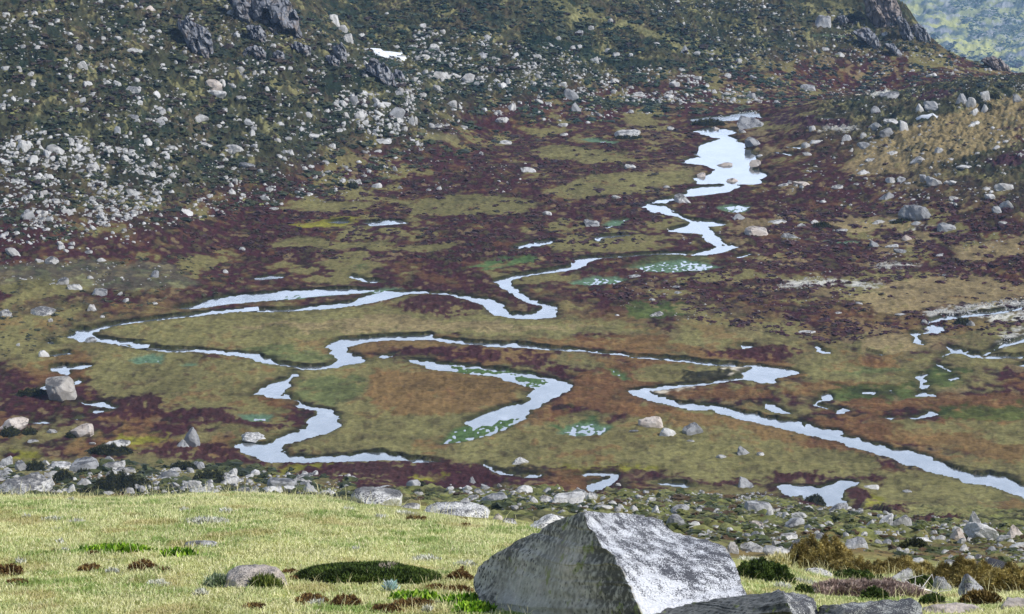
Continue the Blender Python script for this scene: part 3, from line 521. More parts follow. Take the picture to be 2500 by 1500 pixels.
# ---------------------------------------------------------------- boulders: x, base, width, height in enlarged-crop units (+ look: g grey k pink d dark-topped w white l lichen; f flat t pointed b blocky r round; h base hidden by the grass crest)
BT={
'00':"525,50,35,35g 985,55,25,30 1085,75,70,35k 1210,100,50,25 205,175,70,30 40,125,70,35 1040,190,35,35 495,255,75,30 855,290,60,28 270,360,50,32 500,325,50,28g 815,372,35,25 975,388,120,40f 1255,362,40,25 1335,390,40,28 35,510,80,32 135,520,55,42 470,440,50,28 600,500,80,60 215,550,60,30 1270,462,40,25 1430,530,90,25f 1740,525,70,45 1840,545,40,35 1755,470,60,25 815,530,35,25 515,598,45,22 640,625,80,35f 760,620,100,38 850,620,60,40 990,598,45,32 975,680,110,55g 1135,705,55,45 1540,662,150,90kr 1570,706,150,52f 1610,625,55,50 1690,640,50,38 65,672,45,25 240,600,50,22 555,685,70,28g 590,740,70,38g 1005,765,65,38 1120,785,50,22 1220,815,50,32 960,865,90,35g 1165,915,85,55g 1430,885,170,48f 1605,895,45,25 1805,910,70,55g 1820,990,60,50 850,970,50,55 310,970,60,25 480,990,45,25 405,1000,70,30 120,1025,75,45 165,1095,110,80 90,1065,50,35 215,1080,60,60 400,1115,140,65 275,1050,40,35 515,1065,45,38 580,1100,85,55 335,1140,75,55 260,1130,65,40 300,1095,50,45 560,1155,60,42 465,1155,40,22 500,1100,60,30 240,1180,80,55 35,1185,80,40 650,1145,45,30 685,1225,85,50 665,1185,40,35 1065,1050,75,48 1420,1085,45,32 1485,1070,110,40 1695,1115,170,70 1790,1220,130,45g 1135,1090,50,48 1195,1150,80,55 795,1110,60,35 920,1175,60,25 570,1262,85,35g 290,1290,80,35 1105,1275,50,35 1045,1220,50,25 1145,1228,60,28 650,1290,180,32f 1700,1330,50,40 1680,1408,55,42 1435,1462,75,28 720,1410,45,40 960,1415,110,45 675,1484,60,40 295,1350,70,25 1150,1460,50,32",
'10':"568,185,85,80b 630,235,75,55 670,310,75,65b 760,265,60,25 1020,355,45,28 1120,352,45,28 1290,360,85,42 1240,440,100,45 1175,435,55,30 1635,420,120,45g 1540,440,60,28 1740,435,65,25 1420,405,35,25 1580,260,30,30 1675,280,60,28 1355,245,45,32 945,115,35,28 1225,540,45,38 1245,565,75,28 1180,552,55,28 1335,570,150,55 1445,560,80,30 1540,590,90,60 1620,580,60,28 1740,600,60,30 1790,645,75,48 1825,615,35,50 1600,620,50,32 1150,590,60,30 1310,660,60,45 1200,700,70,30 1185,710,50,40 1130,710,30,25 1020,695,90,42g 700,755,85,60gb 770,750,60,38 780,780,55,32 640,775,90,50 890,785,90,50 870,740,55,35 940,770,80,35 1010,870,150,95g 895,840,75,42 1020,890,100,40 645,855,80,42 755,870,85,65 950,895,50,35 955,935,55,45 1125,905,60,75 1155,905,35,60 1075,950,50,35 1030,950,45,28 425,755,40,32 230,775,40,28 170,770,35,22 375,855,65,32 175,915,65,32 630,920,45,40 820,965,35,28 865,988,50,28 505,975,35,25 265,985,50,22 230,1015,60,25 395,1000,130,28f 920,1040,120,28f 80,665,45,38 1425,780,65,52 1480,790,30,40 1655,810,45,30 1750,835,60,38 1840,800,60,50 1780,890,110,40f 1505,930,60,22 1190,1055,45,20 785,1110,50,22 210,1115,50,28 170,1145,50,28 205,1165,45,30 390,1140,45,22 500,1190,70,28f 745,1182,45,18 1010,1240,40,32 820,1255,35,25 425,1300,50,32 485,1280,35,25 730,1335,80,38 875,1365,80,40 690,1320,60,25 1325,1380,45,28 1250,1385,45,18 1045,1370,40,25 65,1450,75,38 1630,1125,35,28 1800,1045,110,25f 30,1260,50,38",
'20':"275,340,55,32 335,290,45,28 440,365,50,35 485,348,45,25 485,255,65,38g 570,215,50,30g 715,170,45,38g 185,425,60,30 185,570,50,35 305,555,65,28 360,625,75,32 480,575,55,30 425,720,120,75g 465,810,85,70g 195,750,65,32 260,760,60,20 550,805,45,22 640,845,45,28 365,920,85,30 735,610,85,42 600,460,65,50 695,385,50,35 755,415,55,35 860,410,35,25 735,680,40,30 925,700,100,30f 1135,715,75,32 1145,680,40,28 1175,625,85,38 1250,385,65,55gt 1335,400,60,30 1045,335,60,28g 1230,520,55,28 1585,500,40,28 1640,455,50,32 1735,715,85,42g 1750,570,60,25 1560,560,60,30g 1340,580,70,25 835,1000,200,52b 1480,955,75,38k 1740,930,225,85gr 1745,1065,120,70gr 1540,1228,140,48k 1760,1210,85,52k 1355,1292,95,42k 1600,1342,120,50k 1235,1470,125,65dr 860,1220,95,28f 120,1250,110,38 1575,1025,35,14g 1670,965,60,30k 10,800,40,55 550,900,40,22 755,1440,70,28 1150,945,60,30f 380,985,70,22 1795,1140,60,20 1120,1365,50,18",
'30':"285,655,120,40gf 410,370,70,28 525,412,70,35 395,195,130,82gb 640,265,60,35 840,260,50,30 1185,560,85,30 1480,608,45,15 880,718,150,55g 780,820,75,50g 1190,800,130,70g 1100,810,60,60 1400,745,85,70g 1470,780,75,75 1570,738,75,80b 1500,835,70,52 1570,815,50,60 1810,745,80,65g 1490,920,110,45 780,940,110,60 885,895,110,30f 985,945,70,75b 860,990,120,65g 570,1020,80,45 690,1005,50,45 700,1080,110,50g 275,1075,70,45 355,1040,110,25f 285,1130,80,28 320,950,50,40 1235,1110,70,42 905,1125,80,30 1085,1185,120,50 745,1170,85,22f 690,1265,95,35 600,1100,40,28t 1650,1080,70,28 1730,1035,70,22 1835,1140,60,32 1200,1345,120,70 1330,1340,125,38 1130,1320,80,60g 975,1320,90,40g 885,1325,70,40 1710,1380,150,55 1605,1445,80,40 1350,1455,90,35 860,1450,130,62gt 500,1372,90,28 245,1350,130,32kf 110,1350,80,20 400,1470,60,20 1425,1220,130,22f 1580,1380,60,25 1325,1165,50,20 640,1345,60,20 1010,1335,50,18",
'01':"95,370,120,60r 375,430,105,52d 285,420,70,30 640,355,70,28 735,415,75,28 435,290,50,28 445,325,55,38 515,295,60,28 900,195,40,25 1355,75,90,48 355,125,65,35 195,108,105,72gk 485,75,85,45 735,90,50,28 645,90,45,28 1160,82,40,25 40,228,50,35 115,220,65,30 455,578,95,50d 545,618,115,40b 1120,528,65,50g 720,658,120,45gb 660,768,80,48 310,805,190,65d 45,810,110,50d 365,852,40,30 740,822,40,22 660,998,90,38g 320,1105,80,52 130,1025,30,22 870,655,40,25 1635,497,40,25 910,710,50,32 1120,725,50,22 655,540,50,28 1755,330,50,22 935,30,60,30 1050,30,50,22",
'11':"125,38,80,22",
'21':"255,75,70,30 580,160,120,50g 1645,108,95,40g 1775,225,185,62kb 1440,155,60,18g 1050,810,110,38d 1015,695,45,18 1205,645,60,18 1190,605,60,16 760,808,35,15 880,528,110,16f",
'31':"1070,122,260,125gr 1295,195,140,65g 1075,150,80,32 905,125,60,22 1010,262,90,40k 770,305,75,45g 895,315,100,28 955,352,100,32g 1240,375,60,22 1660,60,85,55g 1730,25,110,60 1705,142,80,25 800,140,100,28 535,198,90,25 250,165,80,28 340,140,60,30 155,245,130,35d 60,140,150,22f 1135,860,50,32 1470,880,70,45d 1150,918,50,28k 280,935,130,22f 960,808,90,20f 660,720,60,18 1280,522,40,18 505,790,60,12f",
'02':"100,155,210,95k 580,200,200,100k 375,175,90,32 240,238,90,22f 670,255,50,20 845,280,200,50f 1325,275,110,55gt 1835,240,240,72wr 612,450,210,100gr 40,410,120,70g 150,445,110,75g 440,430,160,45 795,385,85,45d 825,435,165,55d 380,480,110,35 365,545,90,60 190,622,390,138dh 610,560,110,55 515,600,70,58 1190,500,200,65g 1260,425,55,35 1440,435,95,60g 1400,580,140,75 1660,520,150,65 1840,480,100,40 1450,645,300,50fwh 1730,640,220,70dh 780,615,100,28 1150,580,50,22 800,495,70,60d",
'12':"185,555,220,65gb 110,612,170,62h 260,598,120,50h 385,615,130,85gth 510,625,140,38h 720,690,70,85g 830,695,90,35g 745,722,110,30g 1110,750,160,75d 1140,560,110,50g 1570,535,60,50gt 1665,580,75,40g 1405,590,60,35g 1420,612,50,25 1535,620,95,38 1570,660,90,36 1720,665,240,55g 1765,560,40,25 1180,625,70,30 930,580,130,30 1750,795,75,45k 1840,850,130,65d",
'22':"95,605,115,60 245,600,75,35g 245,685,100,55b 150,675,80,42 400,695,260,80b 490,645,120,75g 580,655,80,55 660,725,145,38 880,740,75,45 1035,755,60,60 975,750,40,30 765,735,50,32 660,655,45,25 525,715,70,20 360,752,65,28 1180,855,140,95g 1325,855,80,45 1780,855,110,50k 1690,570,140,80gt 1005,130,185,85kr 1130,195,125,65 1310,185,155,85g 880,168,75,20 1295,235,60,16f 1680,330,120,68gt 1515,355,80,28g 60,400,130,58w 1800,335,60,28 230,845,360,80w 1790,740,230,75gb 1215,740,150,45g 1495,750,90,35 1595,1045,95,85 1755,1035,215,78w 1760,920,75,45g 1815,925,45,40 1580,880,50,28 1645,950,60,25 770,555,40,25",
'32':"745,575,120,35 1010,600,70,16f 190,855,145,75g 230,790,130,48 170,722,60,28 510,735,150,50g 295,725,85,25 855,830,110,75 970,840,150,80d 855,762,60,28 930,850,120,40 1500,840,110,100dt 1540,935,250,130 1370,950,140,100k 1370,895,100,50 1785,940,140,110k 1710,950,110,45 1820,1000,140,50 1120,975,180,40f 1240,950,100,35 640,1010,195,80gb 860,980,70,40g 930,980,60,40g 800,975,60,32g 960,1035,60,38 150,950,130,50 65,1000,75,55g 330,1070,360,160l 30,1060,150,70 120,1045,80,40 1415,1020,90,45t 1610,1030,90,40g 1285,1050,95,32 1320,1075,60,25 1080,1110,110,28 1320,1125,120,35f 1690,1225,560,165D 365,1215,230,70fw 945,1300,240,150l 1260,1330,150,125l 1500,1370,250,160l 1350,1500,450,75fk 1790,1450,230,80fk 690,915,70,30 790,900,80,25 1205,900,50,25 430,840,100,35 10,775,60,60 740,835,60,40 570,775,70,25",
}
# hand-written descriptions of the ones a viewer would pick out: (short name, full label)
NAMED={
'00:1540,662':('big rounded boulder of the stacked pair','big rounded pinkish boulder stacked on a flat slab on the scrubby hillside'),
'00:1570,706':('slab of the stacked pair','flat pale slab lying under the big rounded boulder on the scrubby hillside'),
'00:975,388':('broad flat boulder high on the hillside','broad flat pale boulder alone in dark scrub, downhill of a grey crag'),
'00:165,1095':('tallest block of the pale cluster','tallest pale block in the dense boulder cluster at the left end of the hillside'),
'00:400,1115':('broadest boulder of the pale cluster','broadest domed boulder in the dense pale cluster on the lower hillside'),
'00:1695,1115':('low pale boulder in dark green scrub','long low pale boulder set in dark green scrub low on the hillside'),
'00:1430,885':('long low whaleback boulder','long low whaleback boulder with a smooth pale top on the hillside'),
'00:650,1290':('long strip of pale rock','long thin strip of pale rock below the dense boulder cluster'),
'00:975,680':('grey domed boulder','grey domed boulder in the scrub, midway up the slope'),
'10:568,185':('tall block above the snow patch','tall square-sided pale block uphill of the white snow patch'),
'10:1010,870':('largest boulder of the central cluster','largest boulder of the central hillside cluster, grey with a domed top'),
'10:1335,570':('longest boulder of the pale row','longest boulder in the row of pale rocks on the dark ledge'),
'10:1635,420':('grey wedge right of the snow patch','broad grey wedge of rock to the right of the white snow patch'),
'10:1240,440':('pale boulder beside the snow patch','broad pale boulder just right of the white snow patch'),
'10:730,1335':('mossy-fronted boulder','pale boulder with a dark green bush covering its front at the hill foot'),
'20:425,720':('streaked grey boulder in green scrub','large streaked grey boulder with a dark side in deep green scrub'),
'20:465,810':('grey block at the scrub edge','square grey block at the lower edge of the deep green scrub'),
'20:835,1000':('long pale block in the purple heath','long flat-topped pale block sitting in purple heath near the far river'),
'20:1740,930':('big rounded rock at the head of the river','big rounded grey rock beside the riffles at the head of the river'),
'20:1745,1065':('dark rock on the far river bank','dark grey rock standing at the water edge of the wide far river'),
'20:1540,1228':('rock in the middle of the river','low brown rock standing in mid-stream in the wide far river'),
'20:1235,1470':('dark-topped boulder at the river bend','dark-topped rounded boulder beside the bend of the far river'),
'20:1600,1342':('brown rock at the lower end of the wide river','brown rounded rock at the lower end of the wide far river'),
'20:1250,385':('pointed grey tooth','pointed grey tooth of rock among the boulders of the middle slope'),
'30:395,195':('grey squared-off crag','squared-off grey block standing out of the far dark spur'),
'30:860,1450':('peaked brown-grey rock','low peaked brown-grey rock at the edge of the tan ridge'),
'30:1570,738':('tallest fin on the tan ridge','tallest upright pale fin of rock on the crest of the tan ridge'),
'30:1710,1380':('broad knobbly boulder','broad knobbly pale boulder below the tan ridge'),
'30:985,945':('upright slab of the ridge outcrop','upright pale slab at the end of the broken outcrop on the tan ridge'),
'30:1200,1345':('white split boulder under the ridge','white split boulder in the heath at the foot of the tan ridge'),
'31:1070,122':('grey domed boulder of the right heath','large grey domed boulder standing alone in the purple heath'),
'31:1295,195':('grey boulder near the dome','low grey boulder downhill of the large grey dome in the heath'),
'31:155,245':('dark flat-topped rock','dark flat-topped rock lying in the purple heath'),
'31:1470,880':('moss-topped rock','small moss-covered rock beside the white gravel flat'),
'21:1775,225':('pinkish slab by the river','flat-topped pinkish slab beside the lower bend of the far river'),
'21:1050,810':('white-topped rock in bright green moss','white-topped rock with a dark base sitting in a bright green flush'),
'21:580,160':('grey rock mound','grey rock mound rising from purple heath left of the far river'),
'01:95,370':('smooth white boulder','smooth rounded white boulder in dark heath under the hillside'),
'01:375,430':('black-patched boulder','pale boulder with a black patch on its front at the foot of the hillside'),
'01:310,805':('long dark-patched boulder','long pale boulder with black patches on the scrubby bank'),
'01:545,618':('brick-shaped boulder','brick-shaped pale boulder lying on the grey-green mound'),
'01:455,578':('half-mossy boulder','pale boulder with dark moss on one side on the grey-green mound'),
'01:720,658':('slanting grey slab','slanting grey slab on the lower edge of the grey-green mound'),
'01:660,998':('low rock in the stream','low grey rock in the pool where the stream turns'),
'01:320,1105':('square rock by the small pool','square pale rock at the end of a thin pool'),
'02:1325,275':('small rock at the foot of the pyramid','small pointed rock leaning at the foot of the pyramid-shaped boulder'),
'02:1835,240':('white rock at the river corner','smooth white rock at the water edge of the wide river corner'),
'02:580,200':('pinkish domed boulder','pinkish domed boulder with dark shrubs around its base'),
'02:100,155':('broad pink-sided boulder','broad pink-sided boulder behind a dark shrub at the edge of the bog'),
'02:612,450':('split dome boulder','grey dome-shaped boulder with a vertical split on the near mound'),
'02:845,280':('slab behind the dark bush','long pale slab showing over a low dark green bush'),
'02:190,622':('big black-and-white boulder','very large white boulder streaked with black rising behind the bright grass'),
'02:1450,645':('long smooth white slab','long smooth white slab just behind the grass crest'),
'02:1730,640':('white and black boulder on the crest','white boulder blotched with black just behind the grass crest'),
'02:825,435':('dark boulder right of the split dome','dark lichen-covered boulder beside the dome with the split'),
'02:1190,500':('sloping grey slab','sloping grey slab on the shrubby near mound'),
'12:185,555':('long flat grey block','long flat-topped grey block behind the grass crest'),
'12:385,615':('pointed brown-grey boulder','pointed brown-grey boulder with cracked sides behind the grass crest'),
'12:1110,750':('dark round boulder','dark round boulder with silver daisies in front'),
'12:1720,665':('long low outcrop','long low grey outcrop on the boulder slope'),
'22:1005,130':('largest of the three meadow boulders','largest of the three boulders on the meadow, pinkish with a dark top'),
'22:1130,195':('middle meadow boulder','lowest of the three boulders on the meadow, pale with a flat top'),
'22:1310,185':('tilted meadow boulder','tilted grey boulder at the right of the three on the meadow'),
'22:1680,330':('peaked rock on the lower meadow','small peaked rock on its own on the lower meadow'),
'22:60,400':('white rock by the dark creek','smooth white rock beside the dark creek bank'),
'22:1690,570':('grey cone by the dark creek','grey cone-shaped boulder at the end of the dark creek'),
'22:400,695':('layered slab outcrop','long layered pale slab outcrop on the boulder slope'),
'22:1180,855':('grey upright boulder above the giant','rounded dark grey boulder just above the shoulder of the giant boulder'),
'22:230,845':('black-and-white rock behind the giant','long white rock with a black end just behind the giant boulder'),
'22:1755,1035':('white speckled boulder','white speckled domed boulder among silver tufts'),
'22:1790,740':('grey slab with black top','big grey slab with a black top edge on the boulder slope'),
'32:1500,840':('black-tipped pinnacle','black-tipped leaning pinnacle on top of the rock pile'),
'32:1540,935':('main block of the rock pile','broad pale block forming the middle of the rock pile'),
'32:1370,950':('pinkish block of the rock pile','pinkish lower block at the front of the rock pile'),
'32:1785,940':('pink-brown boulder at the edge','pink-brown boulder at the right end of the boulder slope'),
'32:640,1010':('loaf-shaped boulder','loaf-shaped grey boulder lying behind the olive shrub'),
'32:330,1070':('lichen-topped mound','dome of rock topped with yellow lichen rising behind the olive shrub'),
'32:1690,1225':('black boulder','long black boulder speckled with pale spots beside the olive heath'),
'32:365,1215':('flat white slab','flat white slab lying in the grass in front of the olive shrub'),
'32:945,1300':('leaning wedge','leaning wedge-shaped pale boulder behind the dry pinkish shrub'),
'32:1260,1330':('upright block','upright speckled block between the wedge boulder and the olive heath'),
'32:1500,1370':('pyramid of speckled granite','pyramid of speckled granite with olive heath against its side'),
'32:1350,1500':('flat tan slab','flat tan slab set in the grass at the bottom of the view'),
'32:1790,1450':('second tan slab','pale tan slab in the grass beside a brown-green shrub'),
'32:970,840':('black-faced boulder','boulder with a black face beyond the stones of the slope'),
'32:190,855':('grey boulder with a tuft','grey blocky boulder with a dark tuft growing on its face'),
'32:745,575':('pale rock by the pool','low pale rock on the grass beside the branching pool'),
}
def ico(sub):
    bm=bmesh.new(); bmesh.ops.create_icosphere(bm,subdivisions=sub,radius=1.)
    v=np.array([p.co[:] for p in bm.verts]); f=np.array([[q.index for q in p.verts] for p in bm.faces]); bm.free()
    return v/np.linalg.norm(v,axis=1,keepdims=True),f
ICO={s:ico(s) for s in (1,2,3,4,5)}
def boulder_verts(sub,shape,r):
    """rock cut by random planes; unit box: x,y in -.5...5, z in 0..1"""
    D,f=ICO[sub]
    if shape=='r': n=10; k=11
    elif shape=='b': n=7; k=40
    else: n=16; k=34
    nv=r.normal(size=(n,3)); nv[:,2]*=.8; nv/=np.linalg.norm(nv,axis=1,keepdims=True); off=r.uniform(.48,.92,n)
    if shape=='b':
        ax=np.array([[1,0,.12],[-1,0,.12],[0,1,.1],[0,-1,.25],[0,0,1],[.2,-.7,.7]])+r.normal(size=(6,3))*.16
        nv=np.concatenate([nv[:3],ax/np.linalg.norm(ax,axis=1,keepdims=True)]); off=np.concatenate([r.uniform(.85,1.05,3),[.8,.8,.7,.75,.62,.8]])
    if shape=='t':
        a=r.uniform(0,6.28)+np.arange(5)*1.257+r.normal(size=5)*.35
        st=np.stack([np.cos(a),np.sin(a),r.uniform(.15,.95,5)],1); nv=np.concatenate([nv[:4],st/np.linalg.norm(st,axis=1,keepdims=True)]); off=np.concatenate([r.uniform(.8,1.1,4),r.uniform(.42,.62,5)])
    if shape=='f':
        nv=np.concatenate([nv,[[r.normal()*.1,-.2,1]]]); nv/=np.linalg.norm(nv,axis=1,keepdims=True); off=np.append(off,.55)
    dots=np.maximum(D@nv.T,0)/off
    rad=(np.sum(dots**k,1)+.87**k)**(-1./k)
    if sub>=3:
        s=r.integers(0,999)
        rad*=1+.085*fbm(D[:,0]*2.3+D[:,2]*1.7,D[:,1]*2.3-D[:,2]*1.1,4,int(s),.6)+ (.02*fbm(D[:,0]*9+D[:,2]*7,D[:,1]*9-D[:,2]*5,2,int(s)+5) if sub>=4 else 0)
    P=D*rad[:,None]
    lo_=np.quantile(P[:,2],.36 if shape!='r' else .3); P[:,2]=np.maximum(P[:,2],lo_)
    P[:,0]+=r.normal()*.22*P[:,2]; P[:,1]+=r.normal()*.15*P[:,2]
    mn,mx=P.min(0),P.max(0); P=(P-(mn+mx)/2)/(mx-mn); P[:,2]+=.5
    return P,f
ENT=[]
for c,s in BT.items():
    for tkn in s.split():
        a=tkn.split(','); i=0
        h_='';
        while a[3] and a[3][-1].isalpha(): h_=a[3][-1]+h_; a[3]=a[3][:-1]
        x,y,w,h=map(float,a)
        u=int(c[0])*625+x/2.968; vv=int(c[1])*500+y/2.968
        ENT.append(dict(key=f'{c}:{a[0]},{a[1]}',u=u,v=vv,w=w/2.968,h=h/2.968,fl=h_))
print('boulders traced',len(ENT))
for e in ENT: e['area']=e['w']*e['h']*(100 if e['key'] in NAMED else 1)
ENT.sort(key=lambda e:-e['area'])
# rock masses further up the hill are crags (built below); the custom ones are not in this list
NB=285
pos=hit([e['u'] for e in ENT],[min(e['v'],1499.) for e in ENT],[60. if 'h' in e['fl'] else 5. for e in ENT],ground)
yover={'12:1110,750':36.5,'12:745,722':36.5,'12:720,690':37.5,'12:830,695':37.,'22:230,845':34.,'12:1840,850':34.5,'12:1750,795':35.5}
def size_word(w): return 'small' if w<15 else 'mid-sized' if w<30 else 'large'
def place_boulder(e,p,sub,r):
    fl=e['fl']; shape=next((c for c in fl if c in 'ftbr'),'')
    mat=ROCK[next((c for c in fl if c in 'gkdwl'),'')]
    if 'D' in fl: mat=BLACKROCK
    fwd=p[1]*CP+(H-p[2])*SP; k=fwd/F
    w=e['w']*k; dep=w*r.uniform(.65,.9)*(.8 if shape=='f' else 1)
    dep=min(dep,3*e['h']*k+.3*w)
    yc=p[1]+.42*dep; xc=p[0]*yc/p[1]
    ztop=zat(yc,e['v']-e['h']); zb=min(p[2],float(ground(xc,yc)))-.12*e['h']*k-.02
    gmin=p[2]-.1*e['h']*k
    zb=min(zb,gmin)
    hh=max(ztop-zb,.15*w)
    P,f=boulder_verts(sub,shape,r)
    a=r.normal()*.25; 
    P=P*[w,dep,hh]
    return P,f,(xc,yc,zb),mat,shape
seen={}; LAND=[]; things=[]
stuffV=[];stuffF=[];stuffN=0
for i,(e,p) in enumerate(zip(ENT,pos)):
    if np.isnan(p).any(): continue
    if e['key'] in yover: p=at_y(e['u'],e['v'],yover[e['key']])
    r=np.random.default_rng(int(e['u']*13+e['v']*7))
    if i<NB:
        px=e['w']/2.44
        P,f,loc,mat,shape=place_boulder(e,p,4 if px>32 else 3,r)
        o=obj('boulder',mesh_np('boulder',P,f,mat,p[1]<60),loc)
        e['shape']=shape; things.append((e,o))
        if e['key'] in NAMED: LAND.append((e['u'],e['v']-e['h']/2,NAMED[e['key']][0])); tag(o,NAMED[e['key']][1],'boulder','granite boulders of the valley')
    else:
        P,f,loc,mat,shape=place_boulder(e,p,2,r)
        stuffV.append(P+np.array(loc)); stuffF.append(f+stuffN); stuffN+=len(P)
ORD=['nearest','second','third','fourth','fifth','sixth','seventh','eighth','ninth','tenth','eleventh','twelfth']
bucket={}
for e,o in things:
    if e['key'] in NAMED: continue
    u,v=e['u'],e['v']-e['h']/2
    d,i=min((math.hypot(u-a,(v-b)*1.6),i) for i,(a,b,_) in enumerate(LAND))
    a,b,_=LAND[i]; du,dv=u-a,(v-b)*1.6
    q=('right of' if du>0 else 'left of') if abs(du)>abs(dv) else ('below' if dv>0 else 'above')
    bucket.setdefault((i,q),[]).append((d,e,o))
for (i,q),l in bucket.items():
    l.sort(key=lambda t:t[0])
    for j,(d,e,o) in enumerate(l):
        colr='grey' if 'g' in e['fl'] else 'pinkish' if 'k' in e['fl'] else 'black-blotched' if 'd' in e['fl'] else 'pale'
        shp={'f':'flat','t':'pointed','b':'blocky','r':'rounded'}.get(e['shape'],'')
        od=ORD[j] if j<len(ORD) else f'{j+1}th'
        if len((f"{colr} {shp} boulder, {od} {q} the {LAND[i][2]}").split())>16: shp=''
        tag(o,f"{colr} {shp+' ' if shp else ''}boulder, {od} {q} the {LAND[i][2]}".replace('  ',' '),'boulder','granite boulders of the valley')
print('boulders',len(things),time.time()-T0)
# ---------------------------------------------------------------- the countless smaller stones: one object
ZN=[ # polygon (photo units), count, min px, max px
("F: 0,0 560,0 1000,200 1150,300 800,470 450,540 0,600",2300,4.,24,1.),
("F: 0,320 200,330 420,400 420,480 300,540 0,560",900,6,24,1.),
("F: 820,220 1000,220 1010,330 900,330 800,280",330,5,22,1.),
("F: 700,60 1000,120 1600,250 1750,260 1300,300 1050,260 880,160",900,4,17,1.),
("F: 1000,60 1250,90 1700,190 1900,250 1500,250 1250,200 1000,120",1500,4,18,1.),
("F: 860,120 1060,120 1080,150 900,150",60,4,14,1.),
("F: 1000,170 1240,180 1240,210 1010,190",80,5,16,1.),
("F: 1550,0 1950,0 2250,130 2600,190 2600,215 1900,240 1700,180",1000,3,12,.8),
("F: 2280,0 2600,0 2600,170 2380,150",750,2.5,8,.9),
("F: 1950,280 2200,230 2600,220 2600,480 2100,520 1900,470",420,4,13,1.),
("F: 1750,440 2600,470 2600,700 1900,700 1600,560",330,2.5,8,.9),
("31: 1085,790 1250,760 1500,715 1855,670 1855,830 1600,820 1400,800 1290,830 1150,850",1200,2,6,.9),
("31: 125,540 330,520 640,545 840,590 700,600 500,585 250,610 0,625",260,2,5,.9),
("31: 700,440 900,415 1150,430 1000,465 780,470",110,2,5,.9),
("31: 1650,1040 1720,920 1855,880 1855,980",110,2,5,.9),
("20: 1280,905 1400,860 1640,820 1800,795 1800,830 1500,890",170,3,7,.9),
("30: 370,930 500,910 690,940 560,970 420,965",70,2,5,.9),
("F: 1080,1170 1700,1190 2150,1240 2600,1290 2600,1390 2050,1330 1780,1340 1500,1240 1130,1230",1700,4,26,1.),
("F: 1500,1195 1850,1190 1950,1225 1700,1230",260,3,9,1.),
("F: 0,1120 850,1150 850,1200 0,1190",800,5,34,1.),
("F: 0,630 450,640 420,690 0,690",80,3,9,1.),
("F: 480,400 1300,380 1300,470 500,500",190,3,9,1.),
("F: 1500,640 2000,660 2100,740 1700,790 1480,740",110,2.5,8,1.),
("F: 0,500 400,540 380,620 0,600",60,5,14,1.),
("F: 2280,190 2600,180 2600,215 1950,250 1900,210",130,3,8,.8),
]
for poly,n,a,b,br in ZN:
    Pp=crop('F',poly); mn,mx=Pp.min(0),Pp.max(0)
    q=rng.uniform(mn,mx,size=(n*4,2)); q=q[sdf(Pp,q[:,0],q[:,1])<0]
    cl=fbm(q[:,0]/75,q[:,1]/38,2,int(n)); q=q[cl>rng.uniform(-.4,.45,len(q))][:n]
    hp=hit(q[:,0],q[:,1],60.,ground)
    sz=a*(1-rng.random(len(q))*(1-(a/b)**1.6))**(-1/1.6)
    for (uu,vv),p,s_ in zip(q,hp,sz):
        if np.isnan(p).any(): continue
        fwd=p[1]*CP+(H-p[2])*SP; w=s_*fwd/F
        P,f=boulder_verts(1 if s_<9 else 2,random.choice(['','','','b','f']),rng)
        an=rng.uniform(0,6.28); c_,s2=math.cos(an),math.sin(an)
        P=P*[w*rng.uniform(.8,1.25),w*rng.uniform(.7,1.),w*rng.uniform(.3,.7)]
        P=np.stack([P[:,0]*c_-P[:,1]*s2,P[:,0]*s2+P[:,1]*c_,P[:,2]-.14*w],1)+[p[0],p[1]+.3*w,p[2]]
        stuffV.append(P); stuffF.append(f+stuffN); stuffN+=len(P)
tag(obj('stones',mesh_np('stones',np.concatenate(stuffV),np.concatenate(stuffF),m_rock('granite_stones',((.33,.31,.285),(.47,.455,.425),(.58,.565,.54)),.6),False)),kind='stuff',label='countless pale granite stones scattered over slopes and heath')
print('stones',stuffN,time.time()-T0)
def cpt(c,x,y):
    if c=='R': return 1700+x/3.0925,1200+y/3.0925
    if c=='X': return 2000+x/4.947,y/4.947
    if c=='G': return 1100+x/3.0925,1220+y/3.0925
    return int(c[0])*625+x/2.968,int(c[1])*500+y/2.968
